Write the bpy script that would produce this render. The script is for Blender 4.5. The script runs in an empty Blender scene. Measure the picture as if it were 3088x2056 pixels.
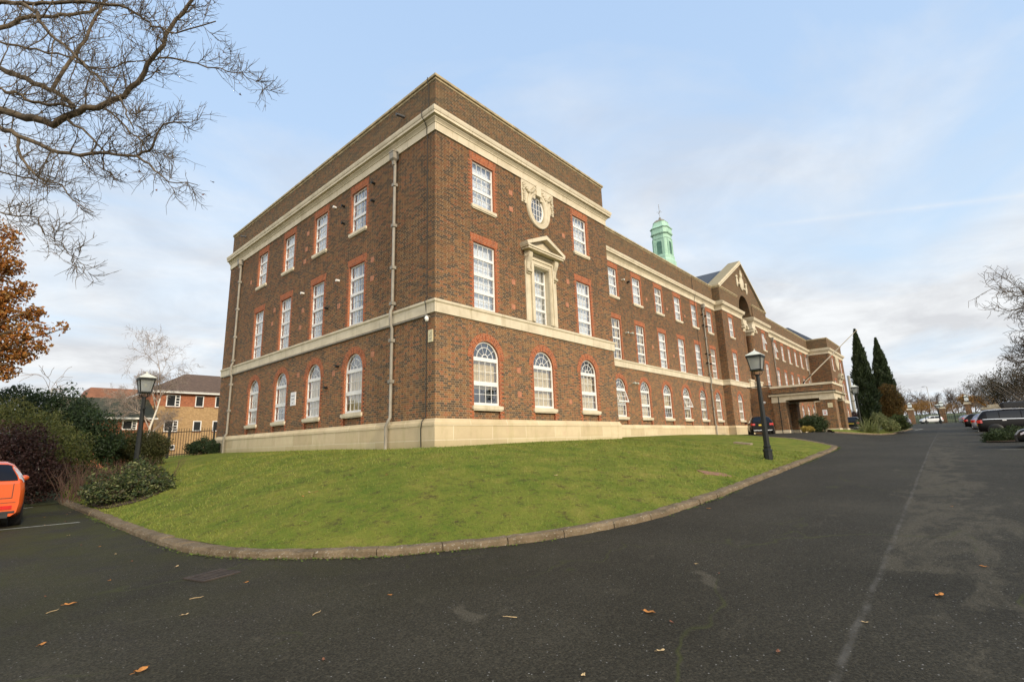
import bpy, math, random
import numpy as np
from mathutils import Vector, Matrix
from mathutils.geometry import tessellate_polygon
R = math.radians
SC = bpy.context.scene
COL = SC.collection

# ---------------------------------------------------------------- camera
CAM_POS = (-10.2047, -12.541, 1.6349)
YAW, PITCH, ROLL, FPX = 0.728413, 0.204017, -0.0313641, 1474.756
def cam_axes():
    cy, sy, cp, sp = math.cos(YAW), math.sin(YAW), math.cos(PITCH), math.sin(PITCH)
    d = Vector((cy*cp, sy*cp, sp)); r = Vector((sy, -cy, 0)); u = r.cross(d)
    c, s = math.cos(ROLL), math.sin(ROLL)
    return c*r+s*u, -s*r+c*u, d
CR, CU, CD = cam_axes()
cam = bpy.data.cameras.new('camera')
cam.sensor_width = 36; cam.sensor_fit = 'HORIZONTAL'; cam.lens = FPX/3088*36
cam.clip_start = 0.05; cam.clip_end = 4000
co = bpy.data.objects.new('camera', cam); COL.objects.link(co)
co.matrix_world = Matrix(((CR.x, CU.x, -CD.x, CAM_POS[0]), (CR.y, CU.y, -CD.y, CAM_POS[1]), (CR.z, CU.z, -CD.z, CAM_POS[2]), (0, 0, 0, 1)))
SC.camera = co
def at(px, py, k):                                   # pixel of the 3088-wide photo at depth k -> point
    v = CD + CR*((px-1544)/FPX) - CU*((py-1028)/FPX)
    return Vector(CAM_POS) + v*k

# ---------------------------------------------------------------- light
SUN_EL = R(26); SUN_DIR = Vector((-0.12, -1.0, 0)).normalized()
SUN_VEC = Vector((SUN_DIR.x*math.cos(SUN_EL), SUN_DIR.y*math.cos(SUN_EL), math.sin(SUN_EL)))
sl = bpy.data.lights.new('sun', 'SUN'); sl.energy = 2.3; sl.angle = R(3.0); sl.color = (1.0, 0.86, 0.66)
so = bpy.data.objects.new('sun', sl); COL.objects.link(so); so.location = (0, -30, 40)
so.rotation_euler = SUN_VEC.to_track_quat('Z', 'Y').to_euler()
SC.view_settings.view_transform = 'Standard'; SC.view_settings.look = 'None'
SC.view_settings.exposure = 0.62; SC.view_settings.gamma = 1.0
SC.cycles.max_bounces = 6; SC.cycles.transparent_max_bounces = 12
SC.cycles.use_denoising = True

class NT:                                            # small node-tree helper
    def __init__(s, t): s.t = t; s.n = t.nodes; s.l = t.links
    def new(s, typ, **kw):
        n = s.n.new(typ)
        for k, v in kw.items():
            if k == 'inp':
                for a, b in v.items():
                    if hasattr(b, 'is_output'): s.l.new(b, n.inputs[a])
                    else: n.inputs[a].default_value = b
            else: setattr(n, k, v)
        return n
    def math(s, op, a, b=None, c=None, clamp=False):
        n = s.n.new('ShaderNodeMath'); n.operation = op; n.use_clamp = clamp
        for i, v in enumerate((a, b, c)):
            if v is None: continue
            if hasattr(v, 'is_output'): s.l.new(v, n.inputs[i])
            else: n.inputs[i].default_value = v
        return n.outputs[0]
    def mix(s, f, a, b, mode='MIX'):
        n = s.n.new('ShaderNodeMix'); n.data_type = 'RGBA'; n.blend_type = mode
        for i, v in ((0, f), (6, a), (7, b)):
            if hasattr(v, 'is_output'): s.l.new(v, n.inputs[i])
            else: n.inputs[i].default_value = v if i == 0 else (tuple(v)+(1,))[:4]
        return n.outputs[2]
    def ramp(s, f, stops, interp='LINEAR'):
        n = s.n.new('ShaderNodeValToRGB'); s.l.new(f, n.inputs[0]); n.color_ramp.interpolation = interp
        e = n.color_ramp.elements
        while len(e) < len(stops): e.new(0.5)
        for i, (p, c) in enumerate(stops): e[i].position = p; e[i].color = (tuple(c)+(1,))[:4] if not isinstance(c, (int, float)) else (c, c, c, 1)
        return n.outputs[0]
    def noise(s, vec, scale, detail=4, rough=0.55, dist=0.0):
        n = s.n.new('ShaderNodeTexNoise'); s.l.new(vec, n.inputs['Vector'])
        n.inputs['Scale'].default_value = scale; n.inputs['Detail'].default_value = detail
        n.inputs['Roughness'].default_value = rough; n.inputs['Distortion'].default_value = dist
        return n.outputs['Fac']
    def mapping(s, vec, scale=(1, 1, 1), loc=(0, 0, 0), rot=(0, 0, 0)):
        n = s.n.new('ShaderNodeMapping'); s.l.new(vec, n.inputs[0])
        n.inputs['Scale'].default_value = scale; n.inputs['Location'].default_value = loc; n.inputs['Rotation'].default_value = rot
        return n.outputs[0]

# world: physical sky with thin high cloud
w = bpy.data.worlds.new('World'); SC.world = w; w.use_nodes = True
T = NT(w.node_tree); T.n.clear()
sky = T.new('ShaderNodeTexSky', sky_type='NISHITA', sun_disc=False, sun_elevation=SUN_EL, altitude=50, air_density=1.0, dust_density=1.0, ozone_density=1.0)
sky.sun_rotation = math.atan2(SUN_DIR.x, SUN_DIR.y)
tc = T.new('ShaderNodeTexCoord'); sep = T.new('ShaderNodeSeparateXYZ', inp={0: tc.outputs['Generated']})
zz = T.math('MAXIMUM', sep.outputs[2], 0.0)
den = T.math('ADD', zz, 0.16)
cv = T.new('ShaderNodeCombineXYZ', inp={0: T.math('DIVIDE', sep.outputs[0], den), 1: T.math('DIVIDE', sep.outputs[1], den), 2: 0.0})
n1 = T.noise(T.mapping(cv.outputs[0], (0.8, 1.15, 1), (1.3, 0.4, 0), (0, 0, R(35))), 1.15, 7, 0.56, 0.6)
n2 = T.noise(T.mapping(cv.outputs[0], (1, 1, 1), (7.3, 2.4, 0)), 0.5, 3, 0.5)
n3 = T.noise(T.mapping(cv.outputs[0], (1, 1, 1), (3.3, 9.4, 0)), 2.3, 6, 0.6, 0.3)
low = T.ramp(sep.outputs[2], [(0.0, 1.0), (0.18, 0.95), (0.36, 0.6), (0.55, 0.2), (0.8, 0.05)])
cl = T.math('ADD', T.math('MULTIPLY', T.math('SUBTRACT', n1, 0.5), 2.6), T.math('MULTIPLY', T.math('SUBTRACT', n2, 0.5), 1.4))
cover = T.math('ADD', T.math('ADD', cl, T.math('MULTIPLY', low, 1.1)), -0.10, clamp=True)
white = T.mix(T.ramp(n3, [(0.36, 0.0), (0.64, 1.0)]), (5.25, 5.25, 5.35), (7.0, 7.05, 7.05))
base = T.mix(0.72, sky.outputs[0], (3.9, 5.6, 8.3))
haze = T.mix(T.math('MULTIPLY', T.ramp(sep.outputs[2], [(0.0, 1.0), (0.25, 0.75), (0.5, 0.35), (0.95, 0.0)]), 0.8), base, (5.4, 6.5, 7.3))
skyc = T.mix(T.math('MULTIPLY', cover, 0.9), haze, white)
d1 = (at(2347, 675, 1)-Vector(CAM_POS)).normalized(); d2 = (at(3150, 582, 1)-Vector(CAM_POS)).normalized()      # one thin vapour trail
tn = T.new('ShaderNodeVectorMath', operation='DOT_PRODUCT', inp={0: tc.outputs['Generated'], 1: d1.cross(d2).normalized()})
tm = T.new('ShaderNodeVectorMath', operation='DOT_PRODUCT', inp={0: tc.outputs['Generated'], 1: (d1+d2*1.6).normalized()})
trail = T.math('MULTIPLY', T.ramp(T.math('ABSOLUTE', tn.outputs['Value']), [(0.0, 0.36), (0.006, 0.0)]), T.ramp(tm.outputs['Value'], [(0.965, 0.0), (0.99, 1.0)]))
skyc = T.mix(T.math('MULTIPLY', trail, T.ramp(n3, [(0.35, 0.15), (0.6, 1.0)])), skyc, (6.8, 6.8, 6.8))
gd = T.new('ShaderNodeVectorMath', operation='DOT_PRODUCT', inp={0: tc.outputs['Generated'], 1: Vector((-1, -0.3, 0.42)).normalized()})
glow = T.math('POWER', T.math('MAXIMUM', gd.outputs['Value'], 0.0), 3.0)          # unseen sky glow added to the west to brighten the left walls
skyc = T.mix(glow, skyc, T.mix(1.0, skyc, (11.0, 9.6, 7.2), 'ADD'))
bg = T.new('ShaderNodeBackground', inp={'Color': skyc, 'Strength': 0.09})
T.new('ShaderNodeOutputWorld', inp={0: bg.outputs[0]})

# ---------------------------------------------------------------- materials
def mat(name):
    m = bpy.data.materials.new(name); m.use_nodes = True
    t = NT(m.node_tree); t.n.clear()
    out = t.n.new('ShaderNodeOutputMaterial'); p = t.n.new('ShaderNodeBsdfPrincipled'); t.l.new(p.outputs[0], out.inputs[0])
    return m, t, p
def setp(t, p, **kw):
    for k, v in kw.items():
        k = {'color': 'Base Color', 'rough': 'Roughness', 'metal': 'Metallic', 'spec': 'Specular IOR Level', 'coat': 'Coat Weight', 'normal': 'Normal', 'emit': 'Emission Color', 'estr': 'Emission Strength'}[k]
        if hasattr(v, 'is_output'): t.l.new(v, p.inputs[k])
        else: p.inputs[k].default_value = (tuple(v)+(1,))[:4] if isinstance(v, tuple) else v
def bump(t, h, dist=0.01, strength=0.5):
    return t.new('ShaderNodeBump', inp={'Height': h, 'Distance': dist, 'Strength': strength}).outputs[0]
def obj_co(t): return t.n.new('ShaderNodeTexCoord').outputs['Object']
def pos(t): return t.n.new('ShaderNodeNewGeometry').outputs['Position']
def plain(name, c, rough=0.6, var=0.12, scale=3.0, metal=0.0, coat=0.0, spec=0.5, bmp=0.0):
    m, t, p = mat(name)
    n = t.noise(pos(t), scale, 5, 0.6)
    lo = tuple(x*(1-var) for x in c); hi = tuple(min(1, x*(1+var)) for x in c)
    setp(t, p, color=t.ramp(n, [(0.3, lo), (0.7, hi)]), rough=rough, metal=metal, coat=coat, spec=spec)
    if bmp: setp(t, p, normal=bump(t, t.noise(pos(t), scale*12, 4), bmp, 0.6))
    return m

def brick_mat(name, cols, mortar, bw=0.3375, course=0.075, dirt=True, simple=False, mort_w=0.0055):
    """Flemish bond from UVs in metres: stretcher + header in each repeat, colour picked per brick."""
    m, t, p = mat(name)
    uv = t.new('ShaderNodeUVMap').outputs[0]
    s = t.new('ShaderNodeSeparateXYZ', inp={0: uv})
    u, v = s.outputs[0], s.outputs[1]
    vr = t.math('DIVIDE', v, course); row = t.math('FLOOR', vr); fv = t.math('FRACT', vr)
    off = t.math('MULTIPLY', t.math('MODULO', t.math('ABSOLUTE', row), 2.0), 0.5)
    ur = t.math('ADD', t.math('DIVIDE', u, bw), off); cell = t.math('FLOOR', ur); fu = t.math('FRACT', ur)
    st = t.math('LESS_THAN', fu, 0.667)
    d1 = t.math('MINIMUM', t.math('ABSOLUTE', fu), t.math('ABSOLUTE', t.math('SUBTRACT', fu, 0.667)))
    d2 = t.math('MINIMUM', d1, t.math('SUBTRACT', 1.0, fu))
    du = t.math('MULTIPLY', d2, bw)
    dv = t.math('MULTIPLY', t.math('MINIMUM', fv, t.math('SUBTRACT', 1.0, fv)), course)
    g = t.math('MINIMUM', du, dv)
    mort = t.ramp(t.math('DIVIDE', g, mort_w*2), [(0.3, 1.0), (0.62, 0.0)])
    wn = t.new('ShaderNodeTexWhiteNoise', noise_dimensions='3D', inp={0: t.new('ShaderNodeCombineXYZ', inp={0: cell, 1: row, 2: st}).outputs[0]})
    k = len(cols)
    bc = t.ramp(wn.outputs[0], [(i/k, c) for i, c in enumerate(cols)], 'CONSTANT')
    P = pos(t)
    big = t.noise(P, 0.55, 6, 0.62)
    mid = t.noise(P, 6.0, 4, 0.7)
    bc = t.mix(0.7, bc, t.ramp(mid, [(0.25, (0.30, 0.30, 0.30)), (0.75, (0.66, 0.66, 0.66))]), 'OVERLAY')
    if dirt:
        z = t.new('ShaderNodeSeparateXYZ', inp={0: P}).outputs[2]
        hz = t.ramp(t.math('ADD', t.math('DIVIDE', z, 16.0), t.math('MULTIPLY', t.math('SUBTRACT', big, 0.5), 0.5)), [(0.30, 0.0), (0.62, 1.0)])
        bc = t.mix(t.math('MULTIPLY', hz, 0.5), bc, t.mix(1.0, bc, (0.42, 0.40, 0.40), 'MULTIPLY'))
        blot = t.ramp(t.noise(P, 2.0, 6, 0.75), [(0.46, 0.0), (0.66, 1.0)])
        bc = t.mix(t.math('MULTIPLY', blot, 0.5), bc, t.mix(1.0, bc, (0.45, 0.45, 0.47), 'MULTIPLY'))
        mo = t.mix(t.math('MULTIPLY', hz, 0.55), mortar, (0.17, 0.125, 0.072))
        par_ = t.math('MULTIPLY', t.ramp(t.math('DIVIDE', z, 20.0), [(0.665, 0.0), (0.70, 1.0)]), t.ramp(t.noise(P, 1.4, 5, 0.7), [(0.35, 0.25), (0.65, 0.75)]))
        bc = t.mix(par_, bc, t.mix(0.6, bc, (0.105, 0.088, 0.046)))
        stre = t.ramp(t.noise(t.mapping(P, (1.3, 1.3, 0.12)), 1.5, 5, 0.65), [(0.50, 0.0), (0.72, 1.0)])
        bc = t.mix(t.math('MULTIPLY', stre, 0.30), bc, (0.07, 0.05, 0.03))
        salt = t.ramp(t.noise(P, 3.3, 5, 0.75), [(0.63, 0.0), (0.74, 1.0)])
        bc = t.mix(t.math('MULTIPLY', salt, 0.20), bc, (0.55, 0.47, 0.36))
    else: mo = mortar
    vj = t.ramp(t.math('DIVIDE', du, mort_w*2), [(0.4, 1.0), (0.75, 0.0)])
    tick = t.math('MULTIPLY', vj, t.math('GREATER_THAN', t.new('ShaderNodeSeparateColor', inp={0: wn.outputs[1]}).outputs[1], 0.45))
    col = t.mix(t.math('MULTIPLY', mort, 0.8), bc, mo)
    col = t.mix(t.math('MULTIPLY', tick, 0.75), col, mortar)
    h = t.math('SUBTRACT', 1.0, mort)
    setp(t, p, color=col, rough=0.9, spec=0.25, normal=bump(t, t.math('ADD', h, t.math('MULTIPLY', mid, 0.5)), 0.006, 0.7))
    return m
M = {}
M['brick'] = brick_mat('brown_brick', [(0.235, 0.117, 0.049), (0.285, 0.132, 0.053), (0.185, 0.098, 0.046), (0.106, 0.071, 0.046), (0.26, 0.142, 0.062), (0.30, 0.116, 0.052), (0.150, 0.087, 0.049), (0.225, 0.102, 0.046), (0.092, 0.067, 0.048), (0.130, 0.081, 0.047)], (0.46, 0.345, 0.215))
M['redbrick'] = brick_mat('red_rubbed_brick', [(0.34, 0.092, 0.036), (0.385, 0.108, 0.040), (0.29, 0.080, 0.034), (0.36, 0.098, 0.038), (0.24, 0.068, 0.032)], (0.52, 0.34, 0.21), dirt=False)
M['hbrick_y'] = brick_mat('buff_house_brick', [(0.44, 0.28, 0.13), (0.48, 0.31, 0.15), (0.40, 0.25, 0.12)], (0.36, 0.27, 0.17), dirt=False)
M['hbrick_r'] = brick_mat('red_house_brick', [(0.36, 0.12, 0.055), (0.41, 0.14, 0.065), (0.31, 0.10, 0.05)], (0.38, 0.24, 0.16), dirt=False)

def stone_mat():
    m, t, p = mat('portland_stone'); P = pos(t)
    n = t.noise(P, 1.2, 6, 0.65); f = t.noise(P, 25, 4, 0.6)
    c = t.ramp(n, [(0.25, (0.50, 0.43, 0.305)), (0.5, (0.63, 0.55, 0.405)), (0.75, (0.72, 0.635, 0.48))])
    st = t.ramp(t.noise(t.mapping(P, (2.2, 2.2, 0.35)), 1.6, 5, 0.7), [(0.56, 0.0), (0.74, 1.0)])
    c = t.mix(t.math('MULTIPLY', st, 0.5), c, (0.34, 0.27, 0.13))
    g_ = t.n.new('ShaderNodeNewGeometry'); nn_ = t.new('ShaderNodeSeparateXYZ', inp={0: g_.outputs['True Normal']}); pp_ = t.new('ShaderNodeSeparateXYZ', inp={0: P})
    fx_ = t.math('GREATER_THAN', t.math('ABSOLUTE', nn_.outputs[0]), 0.6)
    run = t.math('ADD', t.math('MULTIPLY', pp_.outputs[1], fx_), t.math('MULTIPLY', pp_.outputs[0], t.math('SUBTRACT', 1.0, fx_)))
    jt = t.math('LESS_THAN', t.math('FRACT', t.math('DIVIDE', run, 1.62)), 0.009)
    c = t.mix(t.math('MULTIPLY', jt, 0.55), c, (0.2, 0.16, 0.09))
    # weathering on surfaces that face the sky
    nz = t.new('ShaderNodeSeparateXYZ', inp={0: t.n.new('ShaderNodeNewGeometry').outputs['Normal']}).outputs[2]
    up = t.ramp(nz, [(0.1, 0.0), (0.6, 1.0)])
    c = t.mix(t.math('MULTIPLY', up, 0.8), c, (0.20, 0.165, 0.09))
    setp(t, p, color=c, rough=0.85, spec=0.3, normal=bump(t, f, 0.004, 0.5))
    return m
M['stone'] = stone_mat()
M['coping'] = plain('weathered_coping_stone', (0.40, 0.32, 0.19), 0.9, 0.35, 2.5)
def ashlar_mat():
    m, t, p = mat('ashlar_stone'); P = pos(t)
    uv = t.new('ShaderNodeUVMap').outputs[0]
    br = t.new('ShaderNodeTexBrick', offset=0.42, inp={'Vector': t.mapping(uv, (1, 1, 1), (0.35, -1.78, 0)), 'Scale': 1.0, 'Brick Width': 1.85, 'Row Height': 0.47, 'Mortar Size': 0.010, 'Mortar Smooth': 0.2, 'Bias': 0.0})
    br.inputs['Color1'].default_value = (0.53, 0.42, 0.26, 1); br.inputs['Color2'].default_value = (0.68, 0.56, 0.37, 1); br.inputs['Mortar'].default_value = (0.74, 0.65, 0.48, 1)
    n = t.noise(P, 0.9, 6, 0.7)
    st = t.ramp(t.noise(t.mapping(P, (1.8, 1.8, 0.4)), 1.3, 5, 0.72), [(0.5, 0.0), (0.72, 1.0)])
    c = t.mix(t.math('MULTIPLY', st, 0.55), br.outputs[0], (0.42, 0.35, 0.18))
    pk = t.ramp(t.noise(P, 1.7, 4, 0.6, 0.4), [(0.6, 0.0), (0.7, 1.0)])
    c = t.mix(t.math('MULTIPLY', pk, 0.3), c, (0.58, 0.40, 0.27))
    c = t.mix(0.25, c, t.ramp(n, [(0.3, (0.3, 0.3, 0.3)), (0.7, (0.75, 0.75, 0.75))]), 'OVERLAY')
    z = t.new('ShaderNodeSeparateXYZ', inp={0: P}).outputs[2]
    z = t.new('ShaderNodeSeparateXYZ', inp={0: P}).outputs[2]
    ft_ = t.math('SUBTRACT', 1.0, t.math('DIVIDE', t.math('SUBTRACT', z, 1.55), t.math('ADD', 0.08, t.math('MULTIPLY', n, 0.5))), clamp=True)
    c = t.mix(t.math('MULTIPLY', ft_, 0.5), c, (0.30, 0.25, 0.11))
    setp(t, p, color=c, rough=0.85, spec=0.3, normal=bump(t, t.noise(P, 22, 4, 0.65), 0.005, 0.5))
    return m
M['ashlar'] = ashlar_mat()
M['white'] = plain('white_frame_paint', (0.78, 0.76, 0.72), 0.4, 0.05, 2.0)
M['curtain'] = plain('white_net_curtain', (0.86, 0.87, 0.88), 0.9, 0.06, 6)
M['blind'] = plain('beige_blind', (0.80, 0.62, 0.32), 0.8, 0.12, 4)
M['room'] = plain('room_wall', (0.20, 0.17, 0.13), 0.9, 0.1, 1)
M['slate'] = plain('slate_roof', (0.055, 0.058, 0.066), 0.55, 0.25, 5, bmp=0.01)
M['black'] = plain('black_painted_iron', (0.009, 0.011, 0.0105), 0.5, 0.2, 8, spec=0.3)
M['lead'] = plain('grey_painted_pipe', (0.27, 0.245, 0.20), 0.6, 0.2, 4)
M['darkwood'] = plain('dark_door', (0.02, 0.016, 0.014), 0.5, 0.2, 3)
M['cable'] = plain('dark_cable', (0.03, 0.027, 0.022), 0.7, 0.1, 3)
M['terracotta'] = plain('terracotta_air_brick', (0.42, 0.18, 0.10), 0.9, 0.25, 9)
def copper():
    m, t, p = mat('verdigris_copper'); P = pos(t)
    n = t.noise(t.mapping(P, (2, 2, 0.5)), 1.6, 6, 0.65)
    c = t.ramp(n, [(0.3, (0.29, 0.48, 0.365)), (0.55, (0.39, 0.60, 0.46)), (0.75, (0.50, 0.67, 0.54))])
    setp(t, p, color=c, rough=0.75); return m
M['copper'] = copper()
M['louvre'] = plain('shaded_copper_louvre', (0.10, 0.22, 0.17), 0.8, 0.2, 4)
M['copper_brown'] = plain('weathered_copper_cap', (0.22, 0.20, 0.15), 0.7, 0.3, 4)
def glass(name, tint=(0.9, 0.93, 0.95), refl=0.0):
    m = bpy.data.materials.new(name); m.use_nodes = True; t = NT(m.node_tree); t.n.clear()
    lw = t.new('ShaderNodeLayerWeight', inp={'Blend': 0.5})
    wob = bump(t, t.noise(pos(t), 1.6, 3), 0.02, 0.25)
    g = t.new('ShaderNodeBsdfGlossy', inp={'Color': (0.95, 0.97, 1, 1), 'Roughness': 0.02, 'Normal': wob})
    tr = t.new('ShaderNodeBsdfTransparent', inp={'Color': tint+(1,)})
    f = t.math('ADD', t.math('MULTIPLY', t.math('POWER', lw.outputs['Facing'], 4.0), 0.85), 0.23+refl, clamp=True)
    mx = t.new('ShaderNodeMixShader', inp={0: f, 1: tr.outputs[0], 2: g.outputs[0]})
    t.new('ShaderNodeOutputMaterial', inp={0: mx.outputs[0]}); return m
M['glass'] = glass('window_glass')
M['carglass'] = glass('tinted_car_glass', (0.06, 0.07, 0.075), -0.19)
def milky():
    m = bpy.data.materials.new('lantern_glass'); m.use_nodes = True; t = NT(m.node_tree); t.n.clear()
    a = t.new('ShaderNodeBsdfTransparent', inp={'Color': (0.85, 0.88, 0.87, 1)}); b = t.new('ShaderNodeBsdfTranslucent', inp={'Color': (0.75, 0.78, 0.77, 1)}); c = t.new('ShaderNodeBsdfDiffuse', inp={'Color': (0.6, 0.62, 0.6, 1)})
    x = t.new('ShaderNodeMixShader', inp={0: 0.4, 1: b.outputs[0], 2: c.outputs[0]}); y = t.new('ShaderNodeMixShader', inp={0: 0.6, 1: a.outputs[0], 2: x.outputs[0]})
    t.new('ShaderNodeOutputMaterial', inp={0: y.outputs[0]}); return m
M['lampglass'] = milky()
def carpaint(name, c, rough=0.25, metal=0.0, coat=0.25, spec=0.3):
    m, t, p = mat(name); setp(t, p, color=t.ramp(t.noise(pos(t), 2.2, 4), [(0.3, tuple(x*0.92 for x in c)), (0.7, c)]), rough=rough, metal=metal, coat=coat, spec=spec); p.inputs['Coat Roughness'].default_value = 0.06; return m
M['p_orange'] = carpaint('orange_car_paint', (0.72, 0.115, 0.022), 0.25, 0, .6, .5)
M['p_black'] = carpaint('black_car_paint', (0.010, 0.009, 0.009), 0.3, 0, .06, .16)
M['p_dark'] = carpaint('dark_grey_car_paint', (0.016, 0.017, 0.019), 0.3, 0.1, .1, .25)
M['p_silver'] = carpaint('silver_car_paint', (0.32, 0.32, 0.38), 0.35, 0.6)
M['p_white'] = carpaint('white_car_paint', (0.72, 0.73, 0.72))
M['p_blue'] = carpaint('dark_blue_car_paint', (0.02, 0.03, 0.06))
M['tyre'] = plain('tyre_rubber', (0.012, 0.012, 0.012), 0.85, 0.2, 10)
M['alloy'] = plain('alloy_wheel', (0.36, 0.36, 0.37), 0.35, 0.1, 5, metal=0.8)
M['plastic'] = plain('black_plastic', (0.018, 0.018, 0.018), 0.6, 0.2, 5)
M['redlamp'] = plain('red_lamp_lens', (0.55, 0.02, 0.015), 0.15, 0.2, 9, coat=0.6)
M['clearlamp'] = plain('clear_lamp_lens', (0.66, 0.60, 0.62), 0.12, 0.25, 14, coat=0.6)
M['plate_y'] = plain('yellow_number_plate', (0.72, 0.50, 0.06), 0.5, 0.05, 3)
M['chrome'] = plain('chrome_trim', (0.75, 0.75, 0.76), 0.15, 0.05, 3, metal=1.0)
def leafmat(name, cols, rough=0.55, trans=0.25):
    m, t, p = mat(name)
    ri = t.n.new('ShaderNodeNewGeometry').outputs['Random Per Island']
    k = len(cols)
    c = t.ramp(ri, [(i/max(1, k-1), cc) for i, cc in enumerate(cols)])
    cl = t.ramp(t.noise(pos(t), 0.9, 3, 0.6), [(0.3, (0.36, 0.36, 0.36)), (0.7, (0.64, 0.64, 0.64))])
    c = t.mix(0.6, c, cl, 'OVERLAY')
    setp(t, p, color=c, rough=rough, spec=0.35)
    tl = t.new('ShaderNodeBsdfTranslucent', inp={'Color': c})
    mx = t.new('ShaderNodeMixShader', inp={0: trans, 1: p.outputs[0], 2: tl.outputs[0]})
    out = [n for n in t.n if n.type == 'OUTPUT_MATERIAL'][0]; t.l.new(mx.outputs[0], out.inputs[0]); return m
M['l_autumn'] = leafmat('autumn_leaves', [(0.40, 0.155, 0.034), (0.47, 0.21, 0.045), (0.29, 0.10, 0.026), (0.22, 0.13, 0.04), (0.48, 0.26, 0.07)], trans=0.35)
M['l_laurel'] = leafmat('laurel_leaves', [(0.022, 0.042, 0.016), (0.035, 0.06, 0.02), (0.018, 0.03, 0.014)])
M['l_feather'] = leafmat('feathery_leaves', [(0.075, 0.095, 0.022), (0.11, 0.12, 0.028), (0.05, 0.065, 0.02), (0.14, 0.13, 0.035)])
M['l_purple'] = leafmat('purple_leaves', [(0.035, 0.014, 0.014), (0.055, 0.022, 0.018), (0.026, 0.016, 0.014), (0.07, 0.035, 0.02)])
M['l_hedge'] = leafmat('hedge_leaves', [(0.05, 0.055, 0.018), (0.07, 0.072, 0.022), (0.036, 0.042, 0.014)])
M['l_varieg'] = leafmat('variegated_leaves', [(0.022, 0.038, 0.013), (0.036, 0.056, 0.016), (0.02, 0.03, 0.012), (0.07, 0.095, 0.026), (0.06, 0.04, 0.022), (0.10, 0.13, 0.036), (0.27, 0.27, 0.12)])
M['l_cypress'] = leafmat('cypress_sprays', [(0.030, 0.048, 0.020), (0.045, 0.065, 0.024), (0.022, 0.036, 0.016), (0.06, 0.08, 0.028)])
M['l_bronze'] = leafmat('bronze_leaves', [(0.17, 0.085, 0.022), (0.12, 0.09, 0.025), (0.22, 0.12, 0.03), (0.08, 0.07, 0.02)])
M['l_box'] = leafmat('box_leaves', [(0.032, 0.052, 0.016), (0.05, 0.075, 0.022), (0.024, 0.038, 0.013)])
M['l_yellow'] = leafmat('yellow_leaves', [(0.36, 0.26, 0.05), (0.44, 0.33, 0.08), (0.26, 0.2, 0.04)])
M['l_flax'] = leafmat('flax_leaves', [(0.20, 0.22, 0.09), (0.14, 0.17, 0.06), (0.30, 0.29, 0.13)])
M['l_darkwood'] = leafmat('dark_evergreen', [(0.045, 0.045, 0.022), (0.075, 0.06, 0.03), (0.034, 0.034, 0.018), (0.11, 0.075, 0.04)])
M['l_greenshrub'] = leafmat('green_shrub_leaves', [(0.06, 0.085, 0.022), (0.10, 0.13, 0.035), (0.045, 0.065, 0.02), (0.15, 0.15, 0.04)])
M['l_orange'] = leafmat('far_autumn_leaves', [(0.26, 0.13, 0.03), (0.34, 0.19, 0.05), (0.2, 0.1, 0.03)])
M['bark'] = plain('grey_brown_bark', (0.115, 0.085, 0.052), 0.9, 0.4, 9, bmp=0.01)
M['bark_far'] = plain('far_bark', (0.13, 0.10, 0.08), 0.9, 0.3, 3)
M['redstem'] = plain('red_bare_stems', (0.105, 0.056, 0.036), 0.8, 0.3, 6)
def birch():
    m, t, p = mat('birch_bark'); P = pos(t)
    b = t.ramp(t.noise(t.mapping(P, (1.2, 1.2, 5)), 1.4, 4, 0.7), [(0.58, 0.0), (0.66, 1.0)])
    setp(t, p, color=t.mix(b, (0.60, 0.54, 0.44), (0.05, 0.04, 0.035)), rough=0.8); return m
M['birch'] = birch()
M['twig_birch'] = plain('birch_twigs', (0.30, 0.235, 0.19), 0.9, 0.3, 4)
def grass_mat(name, blades=False):
    m, t, p = mat(name); P = pos(t)
    n = t.noise(P, 0.9, 7, 0.75); f = t.noise(P, 9, 5, 0.7); g = t.noise(P, 60, 3, 0.7)
    c = t.ramp(n, [(0.28, (0.080, 0.135, 0.020)), (0.42, (0.14, 0.186, 0.027)), (0.56, (0.205, 0.222, 0.038)), (0.74, (0.30, 0.255, 0.065))])
    c = t.mix(t.ramp(f, [(0.52, 0.0), (0.75, 0.6)]), c, (0.15, 0.115, 0.045))
    mud = t.ramp(t.noise(P, 3.4, 7, 0.8), [(0.54, 0.0), (0.64, 0.8)])
    c = t.mix(mud, c, (0.075, 0.052, 0.028))
    spk_ = t.math('MULTIPLY', t.ramp(t.noise(P, 17, 3, 0.7), [(0.56, 0.0), (0.66, 1.0)]), t.ramp(t.noise(P, 0.55, 4, 0.6), [(0.42, 0.1), (0.6, 0.8)]))
    c = t.mix(t.math('MULTIPLY', spk_, 0.75), c, (0.062, 0.052, 0.024))
    if blades:
        ri = t.n.new('ShaderNodeNewGeometry').outputs['Random Per Island']
        c = t.mix(0.34, c, t.ramp(ri, [(0, (0.072, 0.135, 0.018)), (0.5, (0.145, 0.195, 0.028)), (0.8, (0.23, 0.24, 0.048)), (1, (0.36, 0.29, 0.12))]))
        setp(t, p, color=c, rough=0.6, spec=0.2)
    else:
        c = t.mix(0.5, c, t.ramp(g, [(0.3, (0.25, 0.25, 0.25)), (0.7, (0.7, 0.7, 0.7))]), 'OVERLAY')
        setp(t, p, color=c, rough=0.95, spec=0.1, normal=bump(t, t.math('ADD', g, f), 0.04, 0.9))
    return m
M['lawn'] = grass_mat('lawn_turf'); M['blade'] = grass_mat('grass_blades', True)
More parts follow.
